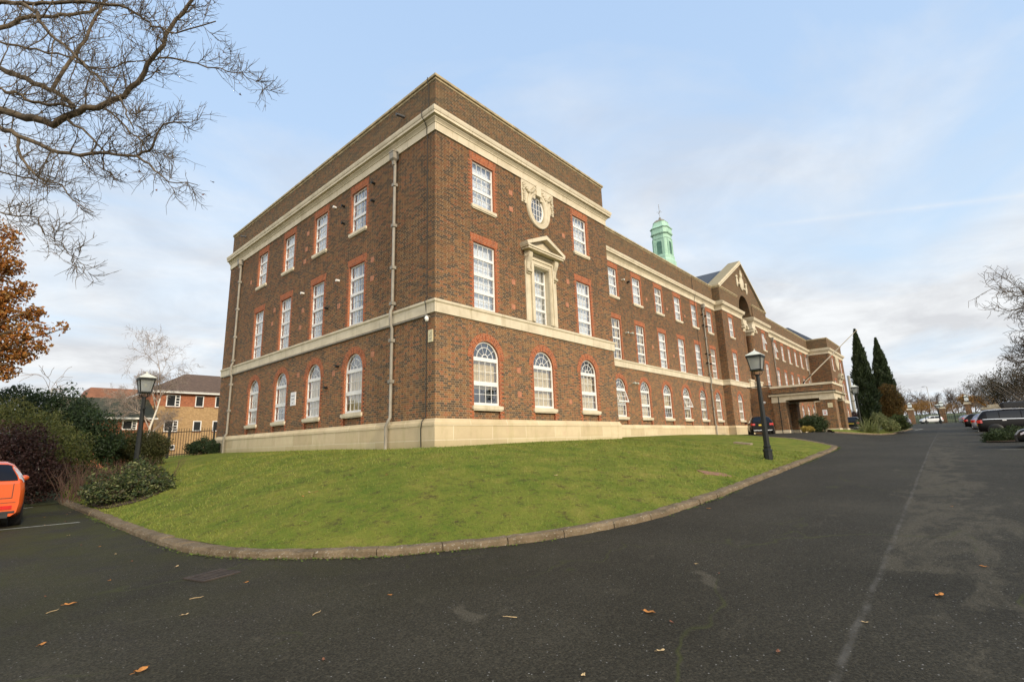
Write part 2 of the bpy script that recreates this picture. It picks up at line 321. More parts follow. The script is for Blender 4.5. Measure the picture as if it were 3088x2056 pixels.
def asphalt():
    m, t, p = mat('asphalt'); P = pos(t); s = t.new('ShaderNodeSeparateXYZ', inp={0: P}); X, Y = s.outputs[0], s.outputs[1]
    n = t.noise(P, 0.35, 6, 0.6); f = t.noise(P, 55, 4, 0.75); v = t.noise(P, 130, 2, 0.6)
    c = t.ramp(n, [(0.3, (0.033, 0.0295, 0.0205)), (0.7, (0.056, 0.050, 0.036))])
    c = t.mix(t.ramp(f, [(0.30, 0.75), (0.5, 0.0)]), c, (0.014, 0.012, 0.009))
    c = t.mix(t.ramp(f, [(0.60, 0.0), (0.74, 0.7)]), c, (0.085, 0.078, 0.066))
    ag = t.new('ShaderNodeTexVoronoi', inp={'Vector': P, 'Scale': 62.0})
    c = t.mix(0.6, c, t.ramp(t.new('ShaderNodeSeparateColor', inp={0: ag.outputs['Color']}).outputs[2], [(0.0, (0.18, 0.18, 0.18)), (0.7, (0.5, 0.5, 0.5)), (0.93, (0.74, 0.73, 0.70)), (1.0, (0.9, 0.88, 0.84))]), 'OVERLAY')
    sp = t.new('ShaderNodeTexVoronoi', inp={'Vector': P, 'Scale': 26.0})
    spk = t.math('LESS_THAN', sp.outputs['Distance'], 0.16)
    sel = t.math('GREATER_THAN', t.new('ShaderNodeSeparateColor', inp={0: sp.outputs['Color']}).outputs[0], 0.86)
    c = t.mix(t.math('MULTIPLY', t.math('MULTIPLY', spk, sel), 0.9), c, (0.26, 0.25, 0.23))
    # sunlight painted in as tan patches, stronger along the right of the seam
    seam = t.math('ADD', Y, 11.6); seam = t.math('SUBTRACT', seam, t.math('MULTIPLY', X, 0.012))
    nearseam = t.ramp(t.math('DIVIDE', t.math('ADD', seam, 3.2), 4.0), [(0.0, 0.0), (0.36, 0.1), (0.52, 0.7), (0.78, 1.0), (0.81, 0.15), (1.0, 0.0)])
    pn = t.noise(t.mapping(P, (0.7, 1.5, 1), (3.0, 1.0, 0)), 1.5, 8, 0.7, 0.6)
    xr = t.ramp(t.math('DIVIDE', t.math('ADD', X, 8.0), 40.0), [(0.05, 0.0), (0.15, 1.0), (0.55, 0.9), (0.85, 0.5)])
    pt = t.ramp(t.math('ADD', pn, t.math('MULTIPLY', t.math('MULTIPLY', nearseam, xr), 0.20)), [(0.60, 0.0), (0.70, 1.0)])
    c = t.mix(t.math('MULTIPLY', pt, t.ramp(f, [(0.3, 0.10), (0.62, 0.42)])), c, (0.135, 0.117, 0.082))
    for (px_, py_, ax_, ay_, an_) in ((-4.5, -10.2, 0.42, 0.10, 0.72), (-6.75, -8.75, 0.34, 0.07, 1.2)):   # two small worn patches
        rel_ = t.new('ShaderNodeVectorMath', operation='SUBTRACT', inp={0: P, 1: (px_, py_, 0)}).outputs[0]
        wr_ = t.new('ShaderNodeVectorMath', operation='ADD', inp={0: t.mapping(rel_, (1, 1, 0), (0, 0, 0), (0, 0, -an_)), 1: t.new('ShaderNodeVectorMath', operation='SCALE', inp={0: t.new('ShaderNodeVectorMath', operation='SUBTRACT', inp={0: t.new('ShaderNodeTexNoise', inp={'Vector': P, 'Scale': 3.5, 'Detail': 6.0}).outputs['Color'], 1: (0.5, 0.5, 0.5)}).outputs[0], 'Scale': 0.45}).outputs[0]}).outputs[0]
        d_ = t.new('ShaderNodeVectorMath', operation='LENGTH', inp={0: t.mapping(wr_, (1/ax_, 1/ay_, 0))}).outputs['Value']
        c = t.mix(t.math('MULTIPLY', t.ramp(d_, [(0.55, 1.0), (1.0, 0.0)]), t.ramp(f, [(0.35, 0.05), (0.6, 0.5)])), c, (0.15, 0.13, 0.095))
    # seam strip
    wob = t.math('MULTIPLY', t.math('SUBTRACT', t.noise(P, 1.6, 5, 0.7), 0.5), 0.09)
    sd = t.math('ABSOLUTE', t.math('ADD', seam, wob))
    sm = t.math('MULTIPLY', t.ramp(sd, [(0.010, 1.0), (0.04, 0.0)]), t.ramp(t.noise(P, 2.6, 6, 0.75), [(0.40, 0.0), (0.60, 0.6)]))
    c = t.mix(sm, c, (0.12, 0.112, 0.098))
    # moss towards the car park on the left
    ms = t.math('MULTIPLY', t.ramp(t.math('DIVIDE', t.math('ADD', Y, 10.0), 14.0), [(0.1, 0.0), (0.8, 1.0)]), t.ramp(t.noise(P, 0.8, 6, 0.7), [(0.38, 0.0), (0.62, 0.9)]))
    ms = t.math('MULTIPLY', ms, t.math('LESS_THAN', X, 0.0))
    c = t.mix(ms, c, (0.050, 0.050, 0.012))
    # cracks across the drive with moss
    vc = t.new('ShaderNodeTexVoronoi', feature='DISTANCE_TO_EDGE', inp={'Vector': t.mapping(t.new('ShaderNodeVectorMath', operation='ADD', inp={0: P, 1: t.new('ShaderNodeVectorMath', operation='SCALE', inp={0: t.new('ShaderNodeTexNoise', inp={'Vector': P, 'Scale': 1.2}).outputs['Color'], 'Scale': 0.7}).outputs[0]}).outputs[0], (0.16, 0.3, 1.0)), 'Scale': 1.0})
    cr = t.math('MULTIPLY', t.ramp(vc.outputs['Distance'], [(0.0, 1.0), (0.008, 0.0)]), t.ramp(t.noise(P, 0.5, 4), [(0.48, 0.0), (0.6, 0.7)]))
    c = t.mix(cr, c, (0.06, 0.065, 0.02))
    setp(t, p, color=c, rough=t.ramp(f, [(0.3, 0.85), (0.7, 0.62)]), spec=0.12, normal=bump(t, t.math('ADD', f, t.math('MULTIPLY', v, 0.6)), 0.012, 0.75))
    return m
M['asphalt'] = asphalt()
def kerb_mat():
    m, t, p = mat('kerb_stone'); P = pos(t)
    n = t.noise(P, 3.0, 6, 0.7); f = t.noise(P, 26, 4, 0.7)
    c = t.ramp(n, [(0.3, (0.10, 0.072, 0.042)), (0.6, (0.19, 0.142, 0.088)), (0.8, (0.27, 0.21, 0.135))])
    c = t.mix(t.ramp(f, [(0.58, 0.0), (0.7, 0.8)]), c, (0.42, 0.40, 0.34))
    c = t.mix(t.ramp(t.noise(P, 5, 5, 0.7), [(0.56, 0.0), (0.7, 0.6)]), c, (0.05, 0.055, 0.022))
    setp(t, p, color=c, rough=0.95, spec=0.2, normal=bump(t, t.math('ADD', n, f), 0.02, 0.8)); return m
M['kerb'] = kerb_mat()
M['moss'] = plain('kerb_moss', (0.085, 0.12, 0.012), 0.95, 0.4, 30)
M['soil'] = plain('leaf_litter_soil', (0.055, 0.030, 0.016), 0.95, 0.5, 14, bmp=0.03)
M['line'] = plain('worn_white_line', (0.42, 0.42, 0.37), 0.85, 0.3, 14)
M['bank'] = plain('rough_bank_grass', (0.075, 0.085, 0.03), 0.95, 0.4, 0.8)
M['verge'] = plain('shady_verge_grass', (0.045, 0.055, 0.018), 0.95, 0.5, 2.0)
M['slab'] = plain('concrete_cover', (0.26, 0.20, 0.13), 0.9, 0.3, 7, bmp=0.01)
M['slab_red'] = plain('rusty_cover', (0.23, 0.115, 0.07), 0.85, 0.3, 9, bmp=0.01)
M['leaf_a'] = plain('dry_orange_leaf', (0.42, 0.17, 0.035), 0.7, 0.35, 40)
M['leaf_b'] = plain('dry_tan_leaf', (0.45, 0.32, 0.16), 0.7, 0.3, 40)
M['leaf_c'] = plain('dry_brown_leaf', (0.16, 0.06, 0.025), 0.7, 0.3, 40)
M['roofcap'] = plain('lantern_roof_metal', (0.62, 0.64, 0.56), 0.55, 0.15, 5)
M['opal'] = plain('white_lantern_pane', (0.72, 0.76, 0.74), 0.3, 0.05, 3)
M['bulb'] = plain('pearl_bulb', (0.8, 0.76, 0.62), 0.4, 0.05, 3)
M['hroof'] = plain('brown_roof_tile', (0.105, 0.065, 0.042), 0.9, 0.3, 3, bmp=0.02)
M['hroof_moss'] = plain('mossy_roof_tile', (0.042, 0.042, 0.022), 0.9, 0.4, 1.6, bmp=0.02)
M['hroof_red'] = plain('red_brown_tile', (0.20, 0.085, 0.045), 0.9, 0.25, 1.5, bmp=0.02)
M['darkpane'] = plain('dark_window_pane', (0.03, 0.033, 0.036), 0.08, 0.1, 2, spec=0.8)
M['sign'] = plain('white_sign', (0.74, 0.73, 0.72), 0.5, 0.04, 3)
M['sign_c'] = plain('cream_sign', (0.66, 0.58, 0.36), 0.5, 0.06, 3)
M['ink'] = plain('grey_lettering', (0.12, 0.12, 0.16), 0.6, 0.1, 3)
M['redink'] = plain('red_lettering', (0.5, 0.06, 0.05), 0.6, 0.1, 3)
M['pole'] = plain('cream_flagpole_paint', (0.66, 0.58, 0.45), 0.5, 0.1, 3)
M['iron_rust'] = plain('drain_iron', (0.06, 0.045, 0.035), 0.7, 0.4, 12, metal=0.3)

# ---------------------------------------------------------------- mesh helpers
class MB:
    def __init__(s): s.v = []; s.f = []; s.uv = {}; s.mi = []; s.sm = []
    def face(s, pts, uv=None, mi=0, smooth=False):
        i = len(s.v); s.v += [tuple(p) for p in pts]
        if uv: s.uv[len(s.f)] = uv
        s.f.append(tuple(range(i, i+len(pts)))); s.mi.append(mi); s.sm.append(smooth)
    def box(s, x0, x1, y0, y1, z0, z1, mi=0, skip=''):
        c = lambda a, b, d: ((x0, x1)[a], (y0, y1)[b], (z0, z1)[d])
        F = {'-z': [(0, 0, 0), (0, 1, 0), (1, 1, 0), (1, 0, 0)], '+z': [(0, 0, 1), (1, 0, 1), (1, 1, 1), (0, 1, 1)], '-y': [(0, 0, 0), (1, 0, 0), (1, 0, 1), (0, 0, 1)],
             '+y': [(1, 1, 0), (0, 1, 0), (0, 1, 1), (1, 1, 1)], '-x': [(0, 1, 0), (0, 0, 0), (0, 0, 1), (0, 1, 1)], '+x': [(1, 0, 0), (1, 1, 0), (1, 1, 1), (1, 0, 1)]}
        for k, q in F.items():
            if k not in skip: s.face([c(*a) for a in q], mi=mi)
    def grid(s, rows, closed=False, mi=0, smooth=True, flip=False):
        i0 = len(s.v); n = len(rows[0])
        for r in rows: s.v += [tuple(p) for p in r]
        for a in range(len(rows)-1):
            for b in range(n if closed else n-1):
                c = (b+1) % n
                q = (i0+a*n+b, i0+a*n+c, i0+(a+1)*n+c, i0+(a+1)*n+b)
                s.f.append(q[::-1] if flip else q); s.mi.append(mi); s.sm.append(smooth)
    def tube(s, pts, rad, n=6, mi=0, cap=False):
        pts = [Vector(p) for p in pts]
        if not hasattr(rad, '__len__'): rad = [rad]*len(pts)
        t = (pts[1]-pts[0]).normalized()
        up = Vector((0, 0, 1)) if abs(t.z) < 0.9 else Vector((1, 0, 0))
        a = t.cross(up).normalized(); rows = []
        for i, p in enumerate(pts):
            t = (pts[min(i+1, len(pts)-1)]-pts[max(i-1, 0)])
            if t.length < 1e-9: t = Vector((0, 0, 1))
            t.normalize(); a = (a-t*a.dot(t))
            if a.length < 1e-6: a = t.orthogonal()
            a.normalize(); b = t.cross(a)
            rows.append([p+(a*math.cos(2*math.pi*k/n)+b*math.sin(2*math.pi*k/n))*rad[i] for k in range(n)])
        s.grid(rows, True, mi)
        if cap: s.face(rows[-1], mi=mi); s.face(rows[0][::-1], mi=mi)
    def lathe(s, prof, n=16, cx=0, cy=0, mi=0, smooth=True, ang=0.0, axis='z', cz=0):
        rows = []
        for r, z in prof:
            row = []
            for k in range(n):
                a = 2*math.pi*k/n+ang
                if axis == 'z': row.append((cx+r*math.cos(a), cy+r*math.sin(a), z))
                else: row.append((cx+r*math.cos(a), cy+z, cz+r*math.sin(a)))
            rows.append(row)
        s.grid(rows, True, mi, smooth)
        s.face(rows[-1], mi=mi); s.face(rows[0][::-1], mi=mi)
    def sweep(s, prof, path, mi=0, caps=True):
        P = [Vector((a, b)) for a, b in path]; N = []
        for i in range(len(P)-1):
            d = (P[i+1]-P[i]).normalized(); N.append(Vector((d.y, -d.x)))
        off = []
        for i in range(len(P)):
            a = N[max(i-1, 0)]; b = N[min(i, len(N)-1)]
            off.append((a+b)/(1+a.dot(b)))
        for j in range(len(prof)-1):
            (e0, z0), (e1, z1) = prof[j], prof[j+1]
            for i in range(len(P)-1):
                q = [P[i]+off[i]*e0, P[i+1]+off[i+1]*e0, P[i+1]+off[i+1]*e1, P[i]+off[i]*e1]
                zs = (z0, z0, z1, z1)
                s.face([(a.x, a.y, z) for a, z in zip(q, zs)], mi=mi)
        if caps:
            for i, rev in ((0, True), (len(P)-1, False)):
                c = [((P[i]+off[i]*e).x, (P[i]+off[i]*e).y, z) for e, z in prof]
                s.face(c[::-1] if rev else c, mi=mi)
    def prism(s, poly, y0, y1, mi=0, smooth=False):          # polygon in xz, extruded along y
        n = len(poly)
        s.face([(x, y0, z) for x, z in poly], mi=mi); s.face([(x, y1, z) for x, z in poly][::-1], mi=mi)
        for i in range(n):
            a, b = poly[i], poly[(i+1) % n]
            s.face([(a[0], y0, a[1]), (a[0], y1, a[1]), (b[0], y1, b[1]), (b[0], y0, b[1])], mi=mi, smooth=smooth)
    def build(s, name, mats, parent=None, uv=False, loc=None, rotz=0.0, autofix=False):
        me = bpy.data.meshes.new(name); me.from_pydata(s.v, [], s.f)
        if not isinstance(mats, (list, tuple)): mats = [mats]
        for m in mats: me.materials.append(m)
        me.polygons.foreach_set('material_index', s.mi); me.polygons.foreach_set('use_smooth', s.sm)
        if uv:
            L = me.uv_layers.new(name='UVMap'); me.update()
            for p in me.polygons:
                cu = s.uv.get(p.index)
                n = p.normal; ax = max(range(3), key=lambda i: abs(n[i]))
                for k, li in enumerate(p.loop_indices):
                    if cu: L.data[li].uv = cu[k]
                    else:
                        c = me.vertices[me.loops[li].vertex_index].co
                        L.data[li].uv = (c.x, c.z) if ax == 1 else ((c.y, c.z) if ax == 0 else (c.x, c.y))
        me.update()
        o = bpy.data.objects.new(name, me); COL.objects.link(o)
        if parent: o.parent = parent
        if loc is not None: o.location = loc
        o.rotation_euler.z = rotz
        return o
def np_mesh(name, V, F, mats, parent=None, smooth=False):
    """fast mesh from numpy arrays: V (n,3), F (m,k) all faces with k corners"""
    me = bpy.data.meshes.new(name); F = np.asarray(F, np.int32); m, k = F.shape
    me.vertices.add(len(V)); me.vertices.foreach_set('co', np.asarray(V, np.float32).ravel())
    me.loops.add(m*k); me.loops.foreach_set('vertex_index', F.ravel())
    me.polygons.add(m); me.polygons.foreach_set('loop_start', np.arange(0, m*k, k, dtype=np.int32)); me.polygons.foreach_set('loop_total', np.full(m, k, np.int32))
    me.polygons.foreach_set('use_smooth', np.full(m, smooth))
    if not isinstance(mats, (list, tuple)): mats = [mats]
    for x in mats: me.materials.append(x)
    me.update(calc_edges=True); me.validate()
    o = bpy.data.objects.new(name, me); COL.objects.link(o)
    if parent: o.parent = parent
    return o
def tag(o, label, cat, group=None):
    o['label'] = label; o['category'] = cat
    if group: o['group'] = group
    return o
def thing(name, label, cat, loc=(0, 0, 0), rotz=0.0, group=None):
    o = bpy.data.objects.new(name, None); COL.objects.link(o); o.location = loc; o.rotation_euler.z = rotz
    o.empty_display_size = 0.2
    return tag(o, label, cat, group)
def structure(o, kind='structure'): o['kind'] = kind; return o
def dup(root, loc, rotz=0.0, label=None, scale=None):
    def cp(o, par):
        c = o.copy(); COL.objects.link(c); c.parent = par
        for ch in o.children: cp(ch, c)
        return c
    r = cp(root, None); r.location = loc; r.rotation_euler.z = rotz
    if scale: r.scale = scale
    if label: r['label'] = label
    return r

# ---------------------------------------------------------------- ground, lawn, kerb
XK = [-900, -60, -10, -4, 5, 20, 36, 45, 60, 100, 150, 220, 900]; ZK = [0, 0, 0, .1, .36, .8, 1.12, 1.28, 1.6, 2.3, 3.1, 3.5, 3.5]
def sst(a, b, t):
    t = np.clip((t-a)/(b-a), 0, 1); return t*t*(3-2*t)
def H(x, y):
    h = float(np.interp(x, XK, ZK))
    w_ = float(sst(-8.5, -4.3, y)*sst(18, 34, x)*(1-sst(60, 75, x)))
    return h + w_*max(0, 1.68-h)
xs = [-900, -500, -250, -120, -70]+[x*1.0 for x in range(-50, 176, 1)]+[190, 220, 280, 400, 600, 900]
ys = [-900, -500, -250, -120, -70]+[-50+y*1.0 for y in range(0, 111, 1)]+[75, 100, 150, 250, 500, 900]
V = [(x, y, H(x, y)) for x in xs for y in ys]; ny = len(ys)
F = [(i*ny+j, (i+1)*ny+j, (i+1)*ny+j+1, i*ny+j+1) for i in range(len(xs)-1) for j in range(ny-1)]
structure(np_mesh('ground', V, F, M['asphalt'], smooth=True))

KERB = [(-7.6, 26), (-7.6, 18), (-7.6, 10), (-7.6, 4.2), (-7.62, 1.2), (-7.6, -1.2), (-7.5, -2.9), (-7.2, -4.0), (-6.6, -5.1), (-5.8, -6.1), (-4.9, -6.75), (-4.1, -7.27), (-3.1, -7.7), (-1.5, -8.1), (1.1, -8.22), (5.1, -8.14), (11, -8.02), (16.5, -7.87), (19.4, -7.75), (21.0, -7.55), (22.15, -7.1), (23.74, -6.2), (25.14, -4.9), (26.6, -3.2), (28.3, -0.4), (29.3, 1.9)]
def resample(pts, step):
    P = [Vector(p) for p in pts]; out = []
    for i in range(len(P)-1):
        a, b, c, d = P[max(i-1, 0)], P[i], P[i+1], P[min(i+2, len(P)-1)]
        n = max(1, int((c-b).length/0.05))
        for k in range(n):
            t = k/n
            m1 = (c-a)*0.5 if i > 0 else (c-b); m2 = (d-b)*0.5
            L = (c-b).length; 
            if m1.length > L: m1 = m1.normalized()*L
            if m2.length > L: m2 = m2.normalized()*L
            out.append(b*(2*t**3-3*t**2+1)+m1*(t**3-2*t**2+t)+c*(-2*t**3+3*t**2)+m2*(t**3-t**2))
    out.append(P[-1]); res = [out[0]]; acc = 0
    for i in range(1, len(out)):
        acc += (out[i]-out[i-1]).length
        if acc >= step: res.append(out[i]); acc = 0
    return res
kp = resample(KERB, 0.15)
kn = []
for i in range(len(kp)):
    d = (kp[min(i+1, len(kp)-1)]-kp[max(i-1, 0)]).normalized(); kn.append(Vector((-d.y, d.x)))       # towards the lawn
rk = random.Random(5)
mb = MB(); i = 0
while i < len(kp)-6:
    n = 6; j = min(i+n, len(kp)-1); rows = []
    dz = rk.uniform(-.008, .012); da = rk.uniform(-.012, .012)
    for k in range(i, j+1):
        p, nn = kp[k], kn[k]; t0 = (kp[j]-kp[i]).normalized()
        if k == i: p = p + t0*0.006
        if k == j: p = p - t0*0.006
        h = H(p.x, p.y); r_ = rk.uniform(-.012, .012)
        rows.append([(p.x+nn.x*e, p.y+nn.y*e, h+z) for e, z in ((0.0+da+r_, -.12), (0.008+da+r_, .062+dz), (0.035+da+r_, .098+dz+r_), (0.17+da, .108+dz+r_), (0.38, .078), (0.38, -.12))])
    mb.grid(rows, smooth=False); mb.face(rows[0][::-1]); mb.face(rows[-1])
    i = j
structure(mb.build('kerb', M['kerb']))
# lawn: ruled surface from the kerb to the foot of the building
PAIR = [((-7.4, 26), (0, 26), 1.5), ((-7.4, 20.5), (.0, 20.5), 1.55), ((-7.4, 10), (.0, 10), 1.57), ((-7.4, 2), (.0, 5), 1.57), ((-7.4, -1.2), (.0, 2.5), 1.53), ((-7.0, -4), (.0, 1), 1.54), ((-5.7, -5.9), (.0, .2), 1.55), ((-4.0, -7.1), (0, 0), 1.55), ((-1.5, -7.9), (.5, 0), 1.56), ((1.1, -8.02), (1.6, 0), 1.58), ((5, -7.94), (5, 0), 1.63), ((11, -7.82), (11.75, 0), 1.65), ((12.0, -7.8), (11.78, .05), 1.66), ((12.6, -7.78), (11.8, 2.6), 1.69), ((16.5, -7.67), (16, 2.6), 1.73), ((19.4, -7.55), (22, 2.6), 1.78), ((20.95, -7.35), (24.5, 2.6), 1.79), ((22.0, -6.95), (26, 2.6), 1.78), ((23.6, -6.05), (27, 2.6), 1.78), ((25.0, -4.78), (28, 2.6), 1.78), ((26.4, -3.1), (28.8, 2.6), 1.77), ((28.1, -.3), (29.2, 2.6), 1.76), ((29.1, 1.9), (29.4, 2.6), 1.76)]
rows = []; NT_ = 26
for i in range(len(PAIR)-1):
    (a0, b0, z0), (a1, b1, z1) = PAIR[i], PAIR[i+1]; n = max(2, int(max((Vector(a1)-Vector(a0)).length, (Vector(b1)-Vector(b0)).length)/0.4))
    for k in range(n+(1 if i == len(PAIR)-2 else 0)):
        t = k/n; a = Vector(a0).lerp(Vector(a1), t); b = Vector(b0).lerp(Vector(b1), t); zb = z0+(z1-z0)*t
        zk = H(a.x, a.y)+.085; r = []
        for s_ in range(NT_+1):
            q = s_/NT_; p = a.lerp(b, q)
            z = zk+(zb-zk)*(1-(1-q)**1.55) + 0.03*math.sin(p.x*1.3+1)*math.sin(p.y*1.1)*math.sin(q*math.pi)
            r.append((p.x, p.y, max(z, H(p.x, p.y)+.04 if q > .02 else z)))
        rows.append(r)
LAWN = np.array(rows)
mb = MB(); mb.grid(rows); structure(mb.build('lawn', M['lawn']))
lflat = LAWN.reshape(-1, 3)
def lz(x, y):
    d = (lflat[:, 0]-x)**2+(lflat[:, 1]-y)**2; i = np.argsort(d)[:4]; w_ = 1/(d[i]+1e-4)
    return float((lflat[i, 2]*w_).sum()/w_.sum())
# verge beyond the parking bays on the left
vx = [-60, -40, -30, -24, -20, -16, -13, -11, -9, -8, -7.3]; vy = [11.2, 12, 14, 17, 20, 23, 27, 33, 40]
V = [(x, y, H(x, y)+.01+.058*min(y-11.2, 16)*(1 if x > -30 else .6)) for x in vx for y in vy]
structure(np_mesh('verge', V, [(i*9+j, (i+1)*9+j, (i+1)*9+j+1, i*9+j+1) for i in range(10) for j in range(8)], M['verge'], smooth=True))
vx = [-7.6, -6, -4, -2, 0, 4, 10, 18]; vy = [25.5, 28, 32, 38, 44]
V = [(x, y, lz(x, 25.5)*(1-(y-25.5)/24)-.03) for x in vx for y in vy]
structure(np_mesh('lower_lawn', V, [(i*5+j, (i+1)*5+j, (i+1)*5+j+1, i*5+j+1) for i in range(7) for j in range(4)], M['lawn'], smooth=True))
# short grass blades on the near part of the lawn
rg = np.random.default_rng(3); n = 150000
ri = rg.integers(0, LAWN.shape[0]-1, n); si = (rg.random(n)**1.3*(NT_-1)).astype(int); a = rg.random(n)[:, None]; b = rg.random(n)[:, None]
Pg = (LAWN[ri, si]*(1-a)+LAWN[ri+1, si]*a)*(1-b)+(LAWN[ri, si+1]*(1-a)+LAWN[ri+1, si+1]*a)*b
d = np.hypot(Pg[:, 0]-CAM_POS[0], Pg[:, 1]-CAM_POS[1])
keep = (rg.random(n) < np.clip(9.0/d, 0, 1)**1.2) & (d < 26) & (Pg[:, 1] < 14); Pg = Pg[keep]; d = d[keep]; n = len(Pg)
ang = rg.random(n)*6.283; hgt = rg.uniform(.015, .042, n)*np.clip(d/9, .8, 1.6); wd = rg.uniform(.003, .006, n)*np.clip(d/7, 1, 3)
dx, dy = np.cos(ang)*wd, np.sin(ang)*wd; le = rg.normal(0, .018, (n, 2))
V = np.empty((n*3, 3)); V[0::3] = Pg+np.c_[dx, dy, -.004*np.ones(n)]; V[1::3] = Pg-np.c_[dx, dy, .004*np.ones(n)]; V[2::3] = Pg+np.c_[le, hgt]
structure(np_mesh('grass', V, np.arange(n*3).reshape(-1, 3), M['blade']), 'stuff')
# moss and weeds in the gutter
n = 5200; ki = (rg.random(n)**1.0*(len(kp)-90)).astype(int)+60; off = -np.abs(rg.normal(0, .045, n))-.0
sel = np.sin(ki*.11)+np.sin(ki*.037+1)+rg.normal(0, .5, n) > 0.35; ki = ki[sel]; off = off[sel]; n = len(ki)
KP = np.array([(p.x, p.y) for p in kp]); KN = np.array([(q.x, q.y) for q in kn])
P2 = KP[ki]+KN[ki]*off[:, None]+rg.normal(0, .05, (n, 2)); z = np.array([H(*q) for q in P2])
s_ = rg.uniform(.008, .022, n); ang = rg.random(n)*6.283; V = np.empty((n*4, 3))
for k in range(4):
    V[k::4, 0] = P2[:, 0]+np.cos(ang+k*1.571)*s_; V[k::4, 1] = P2[:, 1]+np.sin(ang+k*1.571)*s_; V[k::4, 2] = z+.006+rg.random(n)*.02
structure(np_mesh('gutter_moss', V, np.arange(n*4).reshape(-1, 4), M['moss']), 'stuff')

# ---------------------------------------------------------------- the building
XC, L_, W_, YW, YC, HC = 42.335, 20.4, 11.65, 2.6, 1.95, 7.44
XE = 2*XC
B = thing('brick_hospital_building', 'long three-storey brown brick building with stone bands and a pedimented centre', 'building')
def frame_of(o, d, nrm):
    return Vector(o), Vector(d), Vector(nrm)
def wall(mb, o, d, nrm, u0, u1, z0, z1, holes=()):
    o, d, nrm = frame_of(o, d, nrm)
    loops = [[(u0, z0), (u1, z0), (u1, z1), (u0, z1)]]+[list(h) for h in holes]
    flat = [p for l in loops for p in l]
    for tri in tessellate_polygon([[Vector((a, b, 0)) for a, b in l] for l in loops]):
        pts = [o+d*flat[i][0]+Vector((0, 0, flat[i][1])) for i in tri]
        if (pts[1]-pts[0]).cross(pts[2]-pts[0]).dot(nrm) < 0: pts.reverse()
        mb.face(pts)
def hrect(c, w_, z0, z1): return [(c-w_/2, z0), (c+w_/2, z0), (c+w_/2, z1), (c-w_/2, z1)]
def harch(c, w_, z0, zc, n=18):
    r = w_/2; zs = zc-r
    return [(c-r, z0), (c+r, z0)]+[(c+r*math.cos(math.pi*k/n), zs+r*math.sin(math.pi*k/n)) for k in range(n+1)]
def hoval(c, zc, a, b, n=28): return [(c+a*math.cos(2*math.pi*k/n), zc+b*math.sin(2*math.pi*k/n)) for k in range(n)]
ZG, ZT, ZM = 2.97, 6.53, 10.66                               # window foot heights
WG, HG, WT, HT, HM = 1.34, 2.36, 1.17, 2.60, 1.87
# -- window prototypes (local: x right, y into the wall, z up)
Y0, Y1, YG = .075, .135, .105
def bars(mb, x0, x1, z0, z1, nx, nz, b=.016):
    for i in range(1, nx): x = x0+(x1-x0)*i/nx; mb.box(x-b/2, x+b/2, Y0+.012, Y1-.012, z0, z1)
    for j in range(1, nz): z = z0+(z1-z0)*j/nz; mb.box(x0, x1, Y0+.014, Y1-.014, z-b/2, z+b/2)
def frame_rect(w_, h, rows_):
    mb = MB(); f = .055; x0, x1 = -w_/2, w_/2
    mb.box(x0, x0+f, Y0, Y1, 0, h); mb.box(x1-f, x1, Y0, Y1, 0, h); mb.box(x0+f, x1-f, Y0, Y1, h-f, h); mb.box(x0+f, x1-f, Y0, Y1, 0, .075)
    for k, (z0, z1, nz) in enumerate(rows_):
        bars(mb, x0+f, x1-f, z0, z1, 4, nz)
        if k: mb.box(x0+f, x1-f, Y0-.012, Y1, rows_[k-1][1], z0)
    return mb
def rows_tall(h): return [(.075, .60, 2), (.72, 1.28, 2), (1.40, 1.96, 2), (2.07, h-.055, 1)]
def rows_mid(h): return [(.075, .62, 2), (.74, 1.30, 2), (1.41, h-.055, 1)]
def arch_frame():
    mb = MB(); f = .06; r = WG/2; zs = HG-r; n = 20
    mb.box(-r, -r+f, Y0, Y1, 0, zs); mb.box(r-f, r, Y0, Y1, 0, zs); mb.box(-r+f, r-f, Y0, Y1, 0, .09)
    for r0, r1, y0, y1 in ((r-f, r, Y0, Y1), (r*.60, r*.60+.022, Y0+.012, Y1-.012), (r*.20, r*.20+.03, Y0+.012, Y1-.012)):
        A = [math.pi*k/n for k in range(n+1)]
        for y, fl in ((y0, False), (y1, True)):
            mb.grid([[(r0*math.cos(t), y, zs+.03+r0*math.sin(t)*(1 if r0 < r*.9 else 1)-(.03 if r0 > r*.8 else 0)), (r1*math.cos(t), y, zs+.03+r1*math.sin(t)-(.03 if r1 > r*.8 else 0))] for t in A], smooth=False, flip=fl)
        for rr in (r0, r1): mb.grid([[(rr*math.cos(t), y0, zs+(.03 if rr < r*.8 else 0)+rr*math.sin(t)), (rr*math.cos(t), y1, zs+(.03 if rr < r*.8 else 0)+rr*math.sin(t))] for t in A], smooth=False)
    for a in (36, 72, 108, 144):
        ca, sa = math.cos(R(a)), math.sin(R(a))
        p0 = Vector((ca*r*.22, .105, zs+.03+sa*r*.22)); p1 = Vector((ca*(r-f), .105, zs+.01+sa*(r-f)))
        mb.tube([p0, p1], .011, 4)
    mb.box(-r+f, r-f, Y0-.01, Y1, zs-.09, zs+.05)
    mb.box(-r+f, r-f, Y0-.01, Y1, .70, .86)
    bars(mb, -r+f, r-f, .09, .70, 4, 2); bars(mb, -r+f, r-f, .86, zs-.09, 4, 2)
    return mb
def glass_rect(w_, h):
    mb = MB(); mb.face([(-w_/2+.03, YG, .03), (w_/2-.03, YG, .03), (w_/2-.03, YG, h-.03), (-w_/2+.03, YG, h-.03)]); return mb
def glass_arch():
    mb = MB(); r = WG/2-.03; zs = HG-WG/2
    mb.face([(-r, YG, .03), (r, YG, .03)]+[(r*math.cos(math.pi*k/16), YG, zs+r*math.sin(math.pi*k/16)) for k in range(17)]); return mb
